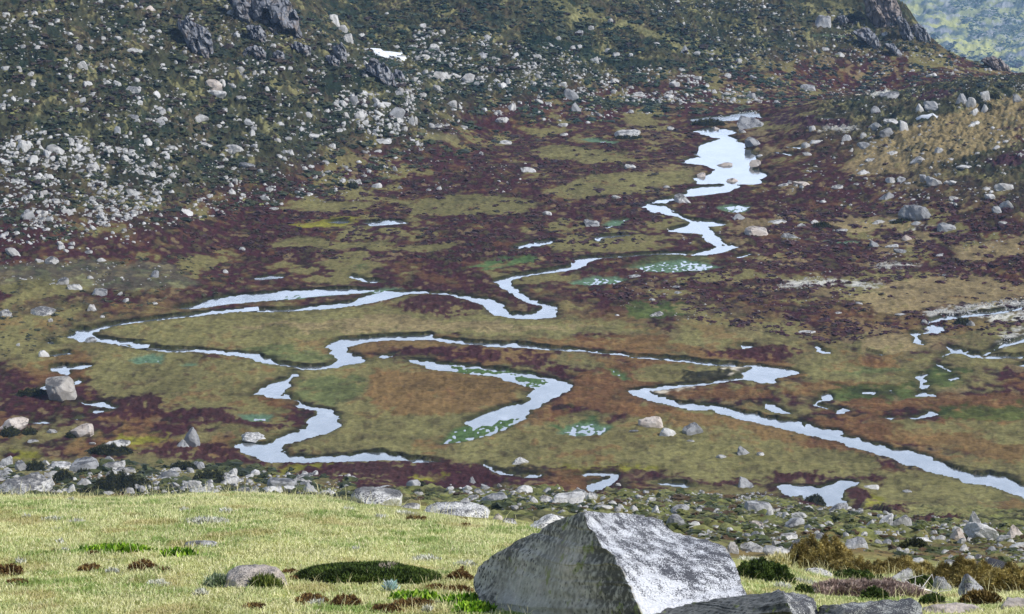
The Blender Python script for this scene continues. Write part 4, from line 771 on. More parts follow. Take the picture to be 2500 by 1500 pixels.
def outline_rock(name,c,s,y,dep,mat,sub=5,box=.55,cells=0.,seed=1,facet=.0,back=.5,sink=.3):
    """solid rock whose front view is the traced outline, standing at forward distance y with thickness dep"""
    P=np.array([cpt(c,*map(float,t.split(','))) for t in s.split()])
    if sink: hv=np.ptp(P[:,1]); P[:,1]=np.where(P[:,1]>P[:,1].max()-.3*hv,P[:,1]+sink*hv,P[:,1])
    W=np.array([at_y(u,v,y) for u,v in P]); cx=(W[:,0].min()+W[:,0].max())/2; cz=W[:,2].min()*.55+W[:,2].max()*.45
    X,Z=W[:,0]-cx,W[:,2]-cz
    n=np.linspace(0,1,40,endpoint=False)
    Q=np.concatenate([np.stack([X+(np.roll(X,-1)-X)*t,Z+(np.roll(Z,-1)-Z)*t],1) for t in np.linspace(0,1,12,endpoint=False)])
    ang=np.arctan2(Q[:,1],Q[:,0]); rad=np.hypot(Q[:,0],Q[:,1]); o_=np.argsort(ang); ang,rad=ang[o_],rad[o_]
    D,f=ICO[sub]; r=np.random.default_rng(seed)
    th=np.arctan2(D[:,2],D[:,0]); R=np.interp(th,np.concatenate([ang-2*np.pi,ang,ang+2*np.pi]),np.tile(rad,3))
    rho=np.hypot(D[:,0],D[:,2]); k=rho**box
    sc=np.hypot(np.ptp(X),np.ptp(Z))
    yy=np.sign(D[:,1])*np.abs(D[:,1])**.75*dep*.5
    # break the front into planes
    if facet:
        for _ in range(7):
            nn=r.normal(size=2)*.7; c0=r.uniform(-.35,.35,2)*[np.ptp(X),np.ptp(Z)]
            pl=-dep*.5+(np.abs((D[:,0]*R*k-c0[0])*nn[0]+(D[:,2]*R*k-c0[1])*nn[1]))*facet-dep*.06
            yy=np.maximum(yy,pl) if _%2 else yy
    px,pz=D[:,0]*R*k,D[:,2]*R*k
    if cells:
        cs=sc*.07
        cell=np.floor((px+.35*pz+.5*cs*pn(pz/cs/2,px*0+3,seed))/cs); cell2=np.floor(pz/(cs*2.2)+_hash(cell,cell*0,seed)%7/7.)
        v_=(_hash(cell,cell2,seed+3)/65535.-.5)
        yy-=v_*cells*dep; pz=pz+np.where(pz>0,v_*cells*.5*np.abs(pz),0)
    am=sc*.022
    yy+=am*1.6*fbm(px/sc*7,pz/sc*7+D[:,1],4,seed); px=px+am*.6*fbm(pz/sc*9,D[:,1]*4,3,seed+9); pz=pz+am*.5*fbm(px/sc*9,D[:,1]*4,3,seed+19)
    Vc=np.stack([px,yy,pz],1)
    for j in range(7 if facet else 0):
        nn=np.array([r.normal()*.75,-abs(r.normal())-.35,r.normal()*.6+.15]); nn/=np.linalg.norm(nn); dt=Vc@nn; of=np.quantile(dt,r.uniform(.88,.97)); Vc-=np.outer(np.maximum(dt-of,0)*.92,nn)
    px,yy,pz=Vc.T
    pz=pz-.33*np.maximum(yy,0)
    zb=W[:,2].min()
    V_=np.stack([px,yy,pz+cz-zb],1)
    return obj(name,mesh_np(name,V_,f,mat,y<60),(cx,y,zb))
GRP='granite boulders of the valley'
# ---- boulders with an outline of their own
h0=hit([cpt('01',440,1400)[0]],[cpt('01',440,1400)[1]],5,ground)[0]
tag(outline_rock('boulder','01',"330,1240 345,1222 410,1220 490,1228 525,1270 540,1320 562,1370 560,1408 520,1412 400,1400 365,1370 335,1310",h0[1],4.,m_rock('granite_standing',((.34,.31,.27),(.45,.41,.36),(.52,.49,.44)),.75,.5),5,.5,0,4,.35),
 'very large upright boulder with a black-stained top standing alone beside the bog',"boulder",GRP)
h0=hit([cpt('02',1385,250)[0]],[cpt('02',1385,250)[1]],5,ground)[0]
tag(outline_rock('boulder','02',"1312,222 1345,185 1378,140 1398,124 1418,155 1440,200 1455,225 1448,245 1400,255 1350,240",h0[1],3.,ROCK['g'],5,.5,0,9,.2),
 'tall pointed pyramid-shaped grey boulder on the purple heath','boulder',GRP)
tag(outline_rock('boulder','12',"690,620 720,575 780,558 900,562 1040,585 1057,610 1050,668 980,680 900,672 850,660 790,672 745,655",37.2,1.1,ROCK['d'],5,.45,0,8,.3),
 'blocky dark-topped boulder propped on smaller rocks, overhanging its left end',"boulder",GRP)
tag(outline_rock('boulder','12',"1205,745 1240,700 1300,672 1450,665 1580,672 1670,705 1690,735 1680,775 1630,805 1450,800 1300,778 1230,765",36.,1.6,ROCK['w'],5,.45,0,12,.25),
 'long white slab-like boulder with black speckled top at the edge of the bright grass',"boulder",GRP)
yq=hit([620],[1430],5,ground)[0]
tag(outline_rock('boulder','12',"-275,1250 -200,1170 -130,1130 -40,1122 60,1125 150,1145 205,1200 245,1260 235,1290 120,1300 -120,1300 -250,1275",yq[1],.6,m_rock('granite_rough',PINK,.15,2.5,.35,2.2),5,.6,0,15,.2),
 'low rounded pinkish-grey boulder half sunk in the bright grass',"boulder",GRP)
yq=hit([485],[1336],5,ground)[0]
tag(outline_rock('boulder','02',"1335,985 1345,962 1420,948 1540,950 1580,965 1560,985 1500,1010 1360,1010",yq[1]+.1,.35,m_rock('granite_flat',PALE,.5,3.,.3,3.),4,.5,0,18,.2),
 'small flat stone lying in the middle of the bright grass',"boulder",GRP)
yq=hit([127],[1293],5,ground)[0]
tag(outline_rock('boulder','02',"330,885 350,858 450,853 440,870 380,888",yq[1]+.1,.2,ROCK[''],4,.5,0,19,.2),
 'sliver of weathered stone barely showing in the bright grass, left of a flat stone',"boulder",GRP)
# ---- the giant boulder and its two neighbours: left face, ridge, right face
def res(P,n):
    P=np.array(P,float); d=np.concatenate([[0],np.cumsum(np.linalg.norm(np.diff(P[:,:2],axis=0),axis=1))]); t=np.linspace(0,d[-1],n)
    return np.stack([np.interp(t,d,P[:,i]) for i in range(3)],1)
def faced_boulder(label,c,sl,rg,sr,ctr,back,mat,n=70,m=46,bul=.05,seed=3):
    A,B_,D_=[res([(*cpt(c,a,b),y) for a,b,y in q],n) for q in (sl,rg,sr)]
    w=lambda Q:np.array([at_y(u,v,y) for u,v,y in Q]); A,B_,D_=w(A),w(B_),w(D_)
    for q_,(ln_,sd_) in enumerate(((A,1),(B_,2),(D_,3))):
        tt_=np.linspace(0,1,n); fd=np.minimum(tt_*12,1)
        for ax_ in (0,1,2): ln_[:,ax_]+=fd*(.016*pn(tt_*9+seed,tt_*0+ax_*3,sd_)+.012*pn(tt_*31+seed,tt_*0+ax_*5,sd_+7))
    def patch(p,q,amp,sd):
        t=np.linspace(0,1,m)[None,:,None]; g=p[:,None]*(1-t)+q[:,None]*t
        b=np.sin(np.pi*t[0,:,0])[None,:]*np.sin(np.pi*np.linspace(0,1,n))[:,None]**.5
        g[...,1]-=amp*b
        e=np.minimum(b*4,1)
        g[...,1]+=.05*e*fbm(g[...,0]*1.6,g[...,2]*1.6,5,sd,.6); g[...,2]+=.012*e*fbm(g[...,0]*4,g[...,2]*4,3,sd+4)
        return g
    L_=patch(A,B_,bul,seed); tq=np.linspace(0,1,m)[None,:]; sq=np.linspace(0,1,n)[:,None]; L_[...,1]-=.10*np.clip(1-np.abs(tq-(.45+.3*(1-sq)))/.33,0,1)*np.sin(np.pi*np.clip(sq*1.15,0,1))**.5; R_=patch(B_,D_,bul*.7,seed+20)
    K=patch(D_,A,-back,seed+40); K[...,2]-=.5*back*(np.sin(np.pi*np.linspace(0,1,m))[None,:]*np.sin(np.pi*np.linspace(0,1,n))[:,None]**.5)
    jag=lambda g:g
    V_=np.concatenate([L_.reshape(-1,3),R_.reshape(-1,3),K.reshape(-1,3)])
    ii=np.arange(n*m).reshape(n,m); q=np.stack([ii[:-1,:-1],ii[1:,:-1],ii[1:,1:],ii[:-1,1:]],-1).reshape(-1,4)
    f=np.concatenate([q,q+n*m,q+2*n*m])
    # lichen weight: strong under the crest line, fading down the faces
    top=np.concatenate([A[::-1],D_]); xo=np.argsort(top[:,0]); 
    zt=np.interp(V_[:,0],top[xo,0],np.maximum.accumulate(top[xo,2])*0+top[xo,2]); zb=V_[:,2].min()+.15
    lw=np.clip(1-(zt-V_[:,2])/.46,0,1)
    side=np.concatenate([np.zeros(n*m),np.ones(n*m),np.zeros(n*m)]); rdg=np.concatenate([np.tile(np.linspace(0,1,m),n),np.zeros(n*m),np.zeros(n*m)])
    org=np.array([V_[:,0].mean(),V_[:,1].mean(),V_[:,2].min()])
    me=mesh_np('boulder',V_-org,f,mat,True,None,{'crest':lw,'side':side,'ridge':rdg})
    bm=bmesh.new(); bm.from_mesh(me); bmesh.ops.remove_doubles(bm,verts=bm.verts,dist=.002); bmesh.ops.recalc_face_normals(bm,faces=bm.faces)
    for e in bm.edges:
        if len(e.link_faces)==2 and e.calc_face_angle(0)>.6: e.smooth=False
    bm.to_mesh(me); bm.free()
    return tag(obj('boulder',me,org),label,'boulder',GRP)
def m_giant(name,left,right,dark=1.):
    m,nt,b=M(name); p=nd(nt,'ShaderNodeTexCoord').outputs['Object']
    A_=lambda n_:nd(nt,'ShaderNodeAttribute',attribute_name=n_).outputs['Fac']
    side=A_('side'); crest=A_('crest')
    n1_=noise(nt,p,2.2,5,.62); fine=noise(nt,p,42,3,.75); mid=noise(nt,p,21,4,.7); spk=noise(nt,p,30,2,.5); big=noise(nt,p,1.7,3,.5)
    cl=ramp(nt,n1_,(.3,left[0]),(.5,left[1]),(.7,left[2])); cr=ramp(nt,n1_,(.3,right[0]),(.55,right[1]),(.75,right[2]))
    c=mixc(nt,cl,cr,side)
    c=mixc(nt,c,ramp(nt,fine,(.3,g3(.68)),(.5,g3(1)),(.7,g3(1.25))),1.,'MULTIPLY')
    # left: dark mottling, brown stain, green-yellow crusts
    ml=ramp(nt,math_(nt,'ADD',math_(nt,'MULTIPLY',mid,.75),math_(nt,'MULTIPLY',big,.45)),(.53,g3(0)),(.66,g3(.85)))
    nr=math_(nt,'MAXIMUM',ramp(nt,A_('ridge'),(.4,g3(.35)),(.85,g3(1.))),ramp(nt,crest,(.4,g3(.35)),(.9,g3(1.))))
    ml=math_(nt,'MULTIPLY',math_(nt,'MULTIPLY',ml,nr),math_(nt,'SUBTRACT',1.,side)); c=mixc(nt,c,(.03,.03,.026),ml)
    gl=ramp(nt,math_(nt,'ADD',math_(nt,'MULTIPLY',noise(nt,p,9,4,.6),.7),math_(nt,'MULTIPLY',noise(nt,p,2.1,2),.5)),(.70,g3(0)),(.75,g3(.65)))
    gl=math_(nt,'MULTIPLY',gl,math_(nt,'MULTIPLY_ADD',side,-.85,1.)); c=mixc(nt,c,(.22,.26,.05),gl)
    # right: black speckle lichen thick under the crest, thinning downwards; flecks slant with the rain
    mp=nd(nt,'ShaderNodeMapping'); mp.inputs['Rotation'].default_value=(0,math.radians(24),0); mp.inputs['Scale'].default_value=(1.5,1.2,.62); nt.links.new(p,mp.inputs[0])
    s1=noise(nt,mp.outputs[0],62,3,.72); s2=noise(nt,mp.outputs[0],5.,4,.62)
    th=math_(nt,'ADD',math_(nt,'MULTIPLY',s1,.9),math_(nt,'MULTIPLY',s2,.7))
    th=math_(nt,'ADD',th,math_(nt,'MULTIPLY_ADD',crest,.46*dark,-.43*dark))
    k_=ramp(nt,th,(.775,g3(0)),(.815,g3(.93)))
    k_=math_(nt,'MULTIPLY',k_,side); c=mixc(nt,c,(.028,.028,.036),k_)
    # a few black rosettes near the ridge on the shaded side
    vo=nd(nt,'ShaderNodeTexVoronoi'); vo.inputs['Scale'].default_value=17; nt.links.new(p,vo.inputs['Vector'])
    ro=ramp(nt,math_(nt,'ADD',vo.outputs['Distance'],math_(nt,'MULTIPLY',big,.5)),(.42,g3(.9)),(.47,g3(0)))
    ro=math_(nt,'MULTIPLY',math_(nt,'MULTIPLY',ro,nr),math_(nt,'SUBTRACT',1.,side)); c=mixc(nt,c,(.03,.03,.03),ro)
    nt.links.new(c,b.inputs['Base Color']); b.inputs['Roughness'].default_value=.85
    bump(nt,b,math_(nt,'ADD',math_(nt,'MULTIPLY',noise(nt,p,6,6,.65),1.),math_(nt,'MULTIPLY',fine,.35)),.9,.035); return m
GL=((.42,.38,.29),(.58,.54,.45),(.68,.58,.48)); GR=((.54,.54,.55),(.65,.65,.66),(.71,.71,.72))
# crop G units; third value is the forward distance in metres
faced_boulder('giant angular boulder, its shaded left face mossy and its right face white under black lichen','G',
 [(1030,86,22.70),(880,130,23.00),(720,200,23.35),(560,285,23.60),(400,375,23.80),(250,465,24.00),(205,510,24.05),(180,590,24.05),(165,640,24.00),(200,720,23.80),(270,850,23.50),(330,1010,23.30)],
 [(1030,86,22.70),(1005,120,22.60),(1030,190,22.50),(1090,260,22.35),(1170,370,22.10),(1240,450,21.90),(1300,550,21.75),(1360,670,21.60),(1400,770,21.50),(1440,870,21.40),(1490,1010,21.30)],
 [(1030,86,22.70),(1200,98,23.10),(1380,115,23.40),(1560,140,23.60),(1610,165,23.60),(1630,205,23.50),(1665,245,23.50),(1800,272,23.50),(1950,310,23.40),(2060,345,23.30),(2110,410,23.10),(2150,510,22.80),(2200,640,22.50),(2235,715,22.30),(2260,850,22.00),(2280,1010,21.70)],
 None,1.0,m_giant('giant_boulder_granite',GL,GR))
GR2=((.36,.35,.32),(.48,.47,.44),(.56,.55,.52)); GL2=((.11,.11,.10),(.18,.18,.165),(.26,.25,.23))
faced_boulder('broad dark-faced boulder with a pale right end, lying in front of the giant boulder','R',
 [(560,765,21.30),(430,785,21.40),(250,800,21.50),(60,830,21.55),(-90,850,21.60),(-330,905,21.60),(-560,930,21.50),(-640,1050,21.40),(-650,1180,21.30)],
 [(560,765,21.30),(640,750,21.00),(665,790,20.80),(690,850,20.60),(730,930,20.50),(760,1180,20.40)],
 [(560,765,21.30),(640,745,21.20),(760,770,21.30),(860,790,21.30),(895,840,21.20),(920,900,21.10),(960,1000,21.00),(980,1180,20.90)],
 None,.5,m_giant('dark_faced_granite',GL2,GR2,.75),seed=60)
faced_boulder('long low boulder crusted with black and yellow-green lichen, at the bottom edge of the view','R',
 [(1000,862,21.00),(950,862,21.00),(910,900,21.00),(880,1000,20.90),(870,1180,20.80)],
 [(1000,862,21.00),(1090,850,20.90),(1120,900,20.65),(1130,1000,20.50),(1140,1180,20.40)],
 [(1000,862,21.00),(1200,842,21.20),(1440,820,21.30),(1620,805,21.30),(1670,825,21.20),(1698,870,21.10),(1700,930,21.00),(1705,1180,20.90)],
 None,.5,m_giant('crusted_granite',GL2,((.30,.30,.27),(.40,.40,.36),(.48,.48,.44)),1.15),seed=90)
# ---- crags
CR=[('00',"1280,150 1300,118 1350,115 1400,160 1480,200 1525,240 1535,300 1552,360 1535,388 1480,370 1410,335 1345,295 1340,250 1290,200",'jagged grey crag of split columns high on the scrubby hillside'),
('10',"-215,-20 -110,-90 100,-90 200,-60 245,0 270,60 300,90 330,150 400,205 418,240 385,250 290,222 210,212 130,172 100,152 0,152 -60,150 -160,60",'biggest blue-grey crag at the top of the hillside'),
('10',"-70,190 0,185 35,190 75,250 62,295 10,280 -60,250",'small grey crag directly downhill of the biggest crag'),
('10',"248,330 290,298 345,318 400,345 395,388 330,368 275,350",'low broken grey crag right of the biggest one'),
('10',"540,385 558,340 622,308 655,368 662,445 622,440 580,390",'dark blocky crag with one lit face, left of the snow patch'),
('10',"500,400 560,400 612,445 600,472 540,455 500,430",'low pinkish crag under the dark blocky crag'),
('10',"788,495 800,455 830,433 872,425 950,478 995,540 1022,590 1010,612 960,575 870,535 810,515",'long blue-grey slab crag below the snow patch'),
('10',"992,545 1005,510 1032,498 1065,530 1095,575 1080,588 1020,560",'small pointed crag at the end of the long slab crag'),
('10',"-30,360 40,345 75,385 70,412 10,410 -30,395",'small grey crag among scrub under the biggest crag'),
('00',"1738,385 1790,342 1855,330 1900,345 1890,395 1800,400",'crumbling pinkish crag with grey sides'),
('10',"100,400 150,365 200,380 218,415 170,425",'little reddish crag low in the group'),
('X',"540,-40 700,-90 900,-60 960,40 1000,140 990,270 880,325 790,335 680,275 585,190 565,90",'great brown cliff block high on the far spur'),
('X',"930,200 985,200 1060,270 1110,350 1165,470 1150,510 1090,500 1030,450 960,330",'pale fin of rock on the shoulder of the great cliff block'),
('X',"1130,300 1200,290 1280,350 1335,430 1350,510 1250,520 1150,430",'dark blue crag on the ridge edge descending from the cliff block'),
('X',"1930,740 2000,700 2090,680 2200,710 2290,800 2350,880 2200,840 2050,780",'brown rock knob on the crest of the far spur'),
('X',"400,380 560,330 680,400 780,560 700,590 560,500",'grey outcrop on the face of the far spur'),
('X',"210,200 300,180 350,240 320,290 230,270",'low grey outcrop beside the squared-off far crag'),
('X',"780,520 900,530 1030,640 1000,680 880,620",'bluish slab outcrop low on the far spur'),
('F',"",''),
]
for k_,(c,s,lb) in enumerate(CR):
    if not s: continue
    P=np.array([cpt(c,*map(float,t.split(','))) for t in s.split()])
    lo=P[P[:,1].argmax()]
    uu=P[:,0].mean(); vv=max(P[:,1].max()*.6+P[:,1].mean()*.4,3)
    hp=hit([uu],[vv],60,base)[0]; yy=hp[1]
    if yy>700: yy=655.
    wd=np.ptp(P[:,0])*yy/F
    farc=c=='X'
    tag(outline_rock('rock_outcrop',c,s,yy-.5,max(wd*.7,3.),CRAG if not(farc and k_ in(11,14)) else FARCRAG,5,.4,.5 if not farc else .3,30+k_,0),lb,'rock outcrop','crags on the hillsides')
# ---- snow patch
def snow(c,s,label):
    P=crop('F',f"{c}: {s}"); W=hit(P[:,0],P[:,1],60,ground); ctr=W.mean(0)
    rings=[]
    for t,dz in ((1.06,-.4),(1.,.12),(.86,.3),(.5,.38),(.02,.4)):
        Q=ctr+(W-ctr)*t; Q[:,2]=ground(Q[:,0],Q[:,1])+dz; rings.append(Q)
    n=len(W); V_=np.concatenate(rings); f=[]
    for r_ in range(4):
        for i in range(n): f.append([r_*n+i,r_*n+(i+1)%n,(r_+1)*n+(i+1)%n,(r_+1)*n+i])
    m,nt,b=M('old_snow'); b.inputs['Roughness'].default_value=.6
    nt.links.new(ramp(nt,noise(nt,nd(nt,'ShaderNodeNewGeometry').outputs['Position'],1.5,4),(.3,(.72,.74,.78)),(.7,(.86,.87,.88))),b.inputs['Base Color'])
    me=mesh_np('snow_patch',V_-ctr,np.array(f),m,True); bm=bmesh.new(); bm.from_mesh(me); bmesh.ops.recalc_face_normals(bm,faces=bm.faces); bm.to_mesh(me); bm.free()
    tag(obj('snow_patch',me,ctr),label,'snow patch','old snow patches')
snow('10',"800,358 835,352 870,358 930,375 1000,388 1060,388 1062,405 1090,425 1020,437 970,420 915,415 880,405 860,385 830,372",'bright white patch of old snow lying in a dark hollow of the hillside')
snow('30',"1070,862 1110,855 1180,850 1235,846 1225,856 1150,862 1080,870",'thin sliver of old snow on the tan ridge')
print('rocks done',time.time()-T0)
# ---------------------------------------------------------------- plants
MF=m_attr('foliage',.7,.3,3.,.2); MB=m_attr('blades',.75,.12,2.,.15)
def quads_leaf(pos,dirs,side,length,width,bend=None):
    """tapered leaves: base pair, middle pair, tip -> 5 verts"""
    n=len(pos); L_=length[:,None]; w=width[:,None]
    mid=pos+dirs*L_*.55; tip=pos+dirs*L_
    if bend is not None: tip=tip+bend
    v=np.stack([pos-side*w*.35,pos+side*w*.35,mid+side*w*.5,mid-side*w*.5,tip],1).reshape(-1,3)
    b=np.arange(n)[:,None]*5
    return v,np.concatenate([b+[[0,1,2,3]]]),np.concatenate([b+[[3,2,4]]])
def nrm(a): return a/np.maximum(np.linalg.norm(a,axis=1,keepdims=True),1e-9)
def mound(name,center,w,d,h,nleaf,ll,lw,cols,r,up=.5,lump=.25,body=True,parent=None,rag=.16):
    """a low plant: uneven dome with leaf sprigs all over it"""
    a=r.uniform(0,2*np.pi,nleaf); q=np.sqrt(r.uniform(0,1,nleaf))
    sd=int(r.integers(0,999))
    def surf(x,y):     # unit disc -> height
        rr=np.clip(1-(x*x+y*y),0,1)**.55
        return np.maximum(rr*(1+lump*fbm(x*(2.1+2*(lump>.4)),y*2.1,3,sd))-.02,0)
    edge=1+rag*fbm(np.cos(a)*(1.3+4*(rag>.2)),np.sin(a)*(1.3+4*(rag>.2)),3,sd+5)
    x,y=np.cos(a)*q*edge,np.sin(a)*q*edge; z=surf(x,y)
    gr=lambda X,Y: ground(center[0]+X*w/2,center[1]+Y*d/2)-center[2]
    e=.02; nx=-(surf(x+e,y)-surf(x-e,y))/(2*e)*h/(w/2); ny=-(surf(x,y+e)-surf(x,y-e))/(2*e)*h/(d/2)
    N_=nrm(np.stack([nx,ny,np.ones(nleaf)],1))
    pos=np.stack([x*w/2,y*d/2,z*h+gr(x,y)],1)-N_*(r.uniform(0,.9,nleaf)*ll)[:,None]
    dr=nrm(N_*(1-up)+np.array([0,0,up])+r.normal(size=(nleaf,3))*.42); sidev=nrm(np.cross(dr,r.normal(size=(nleaf,3))))
    v,f4,f3=quads_leaf(pos,dr,sidev,ll*r.uniform(.6,1.35,nleaf),lw*r.uniform(.7,1.3,nleaf))
    cols=np.array(cols); ci=np.clip((fbm(x*2.5,y*2.5,2,sd+7)*.9+.5)+r.normal(size=nleaf)*.25,0,.999)*len(cols)
    c=cols[ci.astype(int)]*r.uniform(.7,1.3,(nleaf,1)); c=np.repeat(c,5,0)
    V_=[v];F4=[f4];F3=[f3];CC=[c]
    if body:
        k_=22; A_=np.linspace(0,2*np.pi,k_,endpoint=False); RR=np.linspace(0,1.,9)
        XX=(RR[:,None]*np.cos(A_)).ravel(); YY=(RR[:,None]*np.sin(A_)).ravel(); ed=1+rag*fbm(np.cos(np.tile(A_,9))*(1.3+4*(rag>.2)),np.sin(np.tile(A_,9))*(1.3+4*(rag>.2)),3,sd+5); XX*=ed; YY*=ed
        ZZ=surf(XX,YY)*h*.9+gr(XX,YY)-.03*h
        bv=np.stack([XX*w/2*.97,YY*d/2*.97,ZZ],1); ii=np.arange(9*k_).reshape(9,k_); jj=np.roll(ii,-1,1)
        bf=np.stack([ii[:-1],ii[1:],jj[1:],jj[:-1]],-1).reshape(-1,4)+len(v)
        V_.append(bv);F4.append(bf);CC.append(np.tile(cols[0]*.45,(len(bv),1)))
    return obj(name,mesh_np(name,np.concatenate(V_),[np.concatenate(F4),F3[0]],MF,True,np.concatenate(CC)),center,parent)
DKG=[L(40,52,20),L(58,74,28),L(80,96,40)]; OLV=[L(112,98,56),L(142,126,74),L(172,156,100)]; BRN=[L(80,56,32),L(106,78,46),L(128,106,62)]
PNK=[L(118,100,92),L(148,128,118),L(172,154,142)]; BRG=[L(70,104,20),L(104,140,30),L(140,168,52)]; SLV=[L(150,150,132),L(180,178,162),L(204,202,192)]; BLU=[L(130,158,150),L(170,190,184),L(196,206,200)]
HEA=[L(36,40,24),L(54,58,34),L(78,78,46)]; STRW=[L(176,166,112),L(200,190,140),L(212,204,160)]
PL=[]  # every plant: crop, x, base, w, h, kind, label
def P_(kind,c,x,b,w,h,label,**k): PL.append((kind,c,x,b,w,h,label,k))
P_('cushion','12',818,1272,1105,185,'broad dark green cushion shrub with a bare grey patch, in the bright grass')
for x,b,w,h,lb in ((70,1205,210,80,'brown cushion plant cut by the left edge of the view'),(130,1272,170,40,'thin brown cushion plant below the one at the left edge'),(655,1180,190,55,'low dark brown cushion plant left of the two-lobed one'),(1035,1175,215,78,'brown two-lobed cushion plant in the open grass'),(1190,1180,110,28,'small brown sprig patch at the right foot of the two-lobed cushion plant'),
 (400,1035,52,22,'tiny brown cushion plant left of the bright leafy strip'),(680,1060,85,30,'little brown cushion plant just under the bright leafy strip')):
    P_('brown','02',x,b,w,h,lb)
for x,b,w,h,lb in ((250,1200,130,38,'upper brown cushion plant between the rounded boulder and the dark cushion shrub'),(310,1242,150,32,'lower brown cushion plant between the rounded boulder and the dark cushion shrub'),(400,1415,250,75,'left half of the pair of big brown cushion plants'),(655,1440,245,92,'right half of the pair of big brown cushion plants'),
 (1480,1250,200,90,'tall brown cushion plant against the left flank of the giant boulder'),(1300,1302,140,30,'thin brown cushion plant right of the silver-blue tuft'),(1470,1335,225,52,'brown cushion plant under the tall one beside the giant boulder'),(1150,1432,330,55,'long brown cushion plant among bright green leaves'),(940,1478,240,60,'brown cushion plant at the bottom edge, left of the bright leaves'),
 (-10,1450,170,42,'brown cushion plant at the bottom edge below the rounded boulder'),(1180,812,210,42,'orange-brown cushion plant below the dark round boulder'),(1500,806,80,22,'small orange-brown cushion plant under the long white slab'),(1525,848,95,26,'orange-brown cushion plant below the right end of the long white slab')):
    P_('brown','12',x,b,w,h,lb)
P_('leafy','02',865,1045,480,56,'long strip of bright green leafy herb in the grass'); P_('leafy','02',1295,1072,245,42,'short strip of bright green leafy herb right of the long one')
P_('leafy','12',1150,1395,330,66,'bright green leafy patch below the silver-blue tuft'); P_('leafy','12',1510,1420,330,72,'bright green leafy patch touching the giant boulder'); P_('leafy','12',1580,1500,260,110,'tall bright green leafy clump in the corner by the giant boulder')
P_('green','12',60,1305,190,55,'dark grassy tuft in front of the rounded boulder'); P_('tuft','02',1590,1290,150,50,'grey-green tuft at the left foot of the rounded boulder')
for x,b,w,h,lb in ((520,668,62,34,'pale silver daisy at the grass crest near the left'),(1490,832,330,70,'largest silver daisy colony, on the upper grass'),(1640,752,110,42,'silver daisy colony above the largest one'),(1335,745,75,26,'small silver daisy clump left of the largest colony'),(380,812,165,26,'long thin silver daisy colony on the left grass'),(195,792,75,26,'small silver daisy clump on the far left grass'),
 (560,830,130,22,'thin silver daisy strip beside the long thin colony'),(440,975,52,20,'tiny silver daisy above the bright leafy strip'),(470,1036,62,24,'tiny silver daisy left of the bright leafy strip'),(1140,1285,160,48,'silver daisy clump left of the rounded boulder'),(1460,1347,95,42,'silver daisy clump below the grey-green tuft'),(820,1192,120,26,'silver daisy strip between two brown cushion plants'),(150,1120,90,24,'faint silver daisy clump above the brown plant at the left edge')):
    P_('silver','02',x,b,w,h,lb)
for x,b,w,h,lb in ((670,742,95,52,'spiky silver daisy left of the propped boulder'),(905,792,92,42,'spiky silver daisy below the propped boulder'),(1090,772,185,62,'wide silver daisy clump in front of the dark round boulder'),(940,746,62,30,'small silver daisy under the propped boulder'),(720,1030,62,26,'small silver daisy in the middle of the bright grass'),(1230,1102,205,36,'long silver daisy strip right of the dark cushion shrub'),
 (1520,1142,155,52,'silver daisy colony left of the giant boulder'),(700,1262,125,42,'silver daisy clump below the dark cushion shrub'),(1240,1472,75,42,'silver daisy at the bottom edge among the brown plants'),(440,1425,120,26,'silver daisy below the pair of big brown plants')):
    P_('silver','12',x,b,w,h,lb)
P_('blue','12',975,1322,95,66,'rounded silver-blue tuft below the dark cushion shrub')
for x,b,w,h,lb in ((70,1137,145,62,'silver daisy clump right of the giant boulder, beside the dark shrub'),(110,1302,125,56,'spiky silver daisy in front of the dark green shrub'),(275,1272,220,42,'long silver daisy strip behind the dry pinkish shrub'),(360,1342,92,42,'silver-blue daisy at the left end of the dry pinkish shrub')):
    P_('silver','32',x,b,w,h,lb)
P_('shrub','R',520,690,470,175,'dark green shrub just right of the giant boulder'); P_('olive','R',960,612,600,240,'big olive-brown windswept shrub below the lichen-topped mound')
P_('olive','R',1200,655,460,140,'low olive shrub spreading right of the big windswept one'); P_('olive','R',1540,660,700,140,'long olive shrub behind the leaning wedge boulder'); P_('olive','R',2020,745,640,210,'tall olive shrub behind the upright block')
P_('olive','R',2360,775,480,200,'olive shrub below the long black boulder'); P_('brownshrub','R',2140,862,310,95,'low brown-green shrub beside the tan slabs'); P_('shrub','R',1210,692,430,105,'dark green shrub above the dry pinkish shrub')
P_('shrub','R',1690,752,250,120,'dark green shrub left of the upright block'); P_('dry','R',1300,812,900,150,'dry pinkish-grey shrub with bare twigs'); P_('shrub','R',815,782,135,72,'small dark green shrub at the left end of the dry one'); P_('shrub','R',1345,835,215,105,'dark green shrub in front of the dry pinkish one')
P_('shrub','R',1780,862,190,85,'dark green shrub beside the end of the crusted boulder'); P_('straw','R',630,572,120,80,'pale straw-coloured grass tussock beside the lichen-topped mound'); P_('silver','R',430,530,220,55,'silver daisy colony under the white speckled boulder')
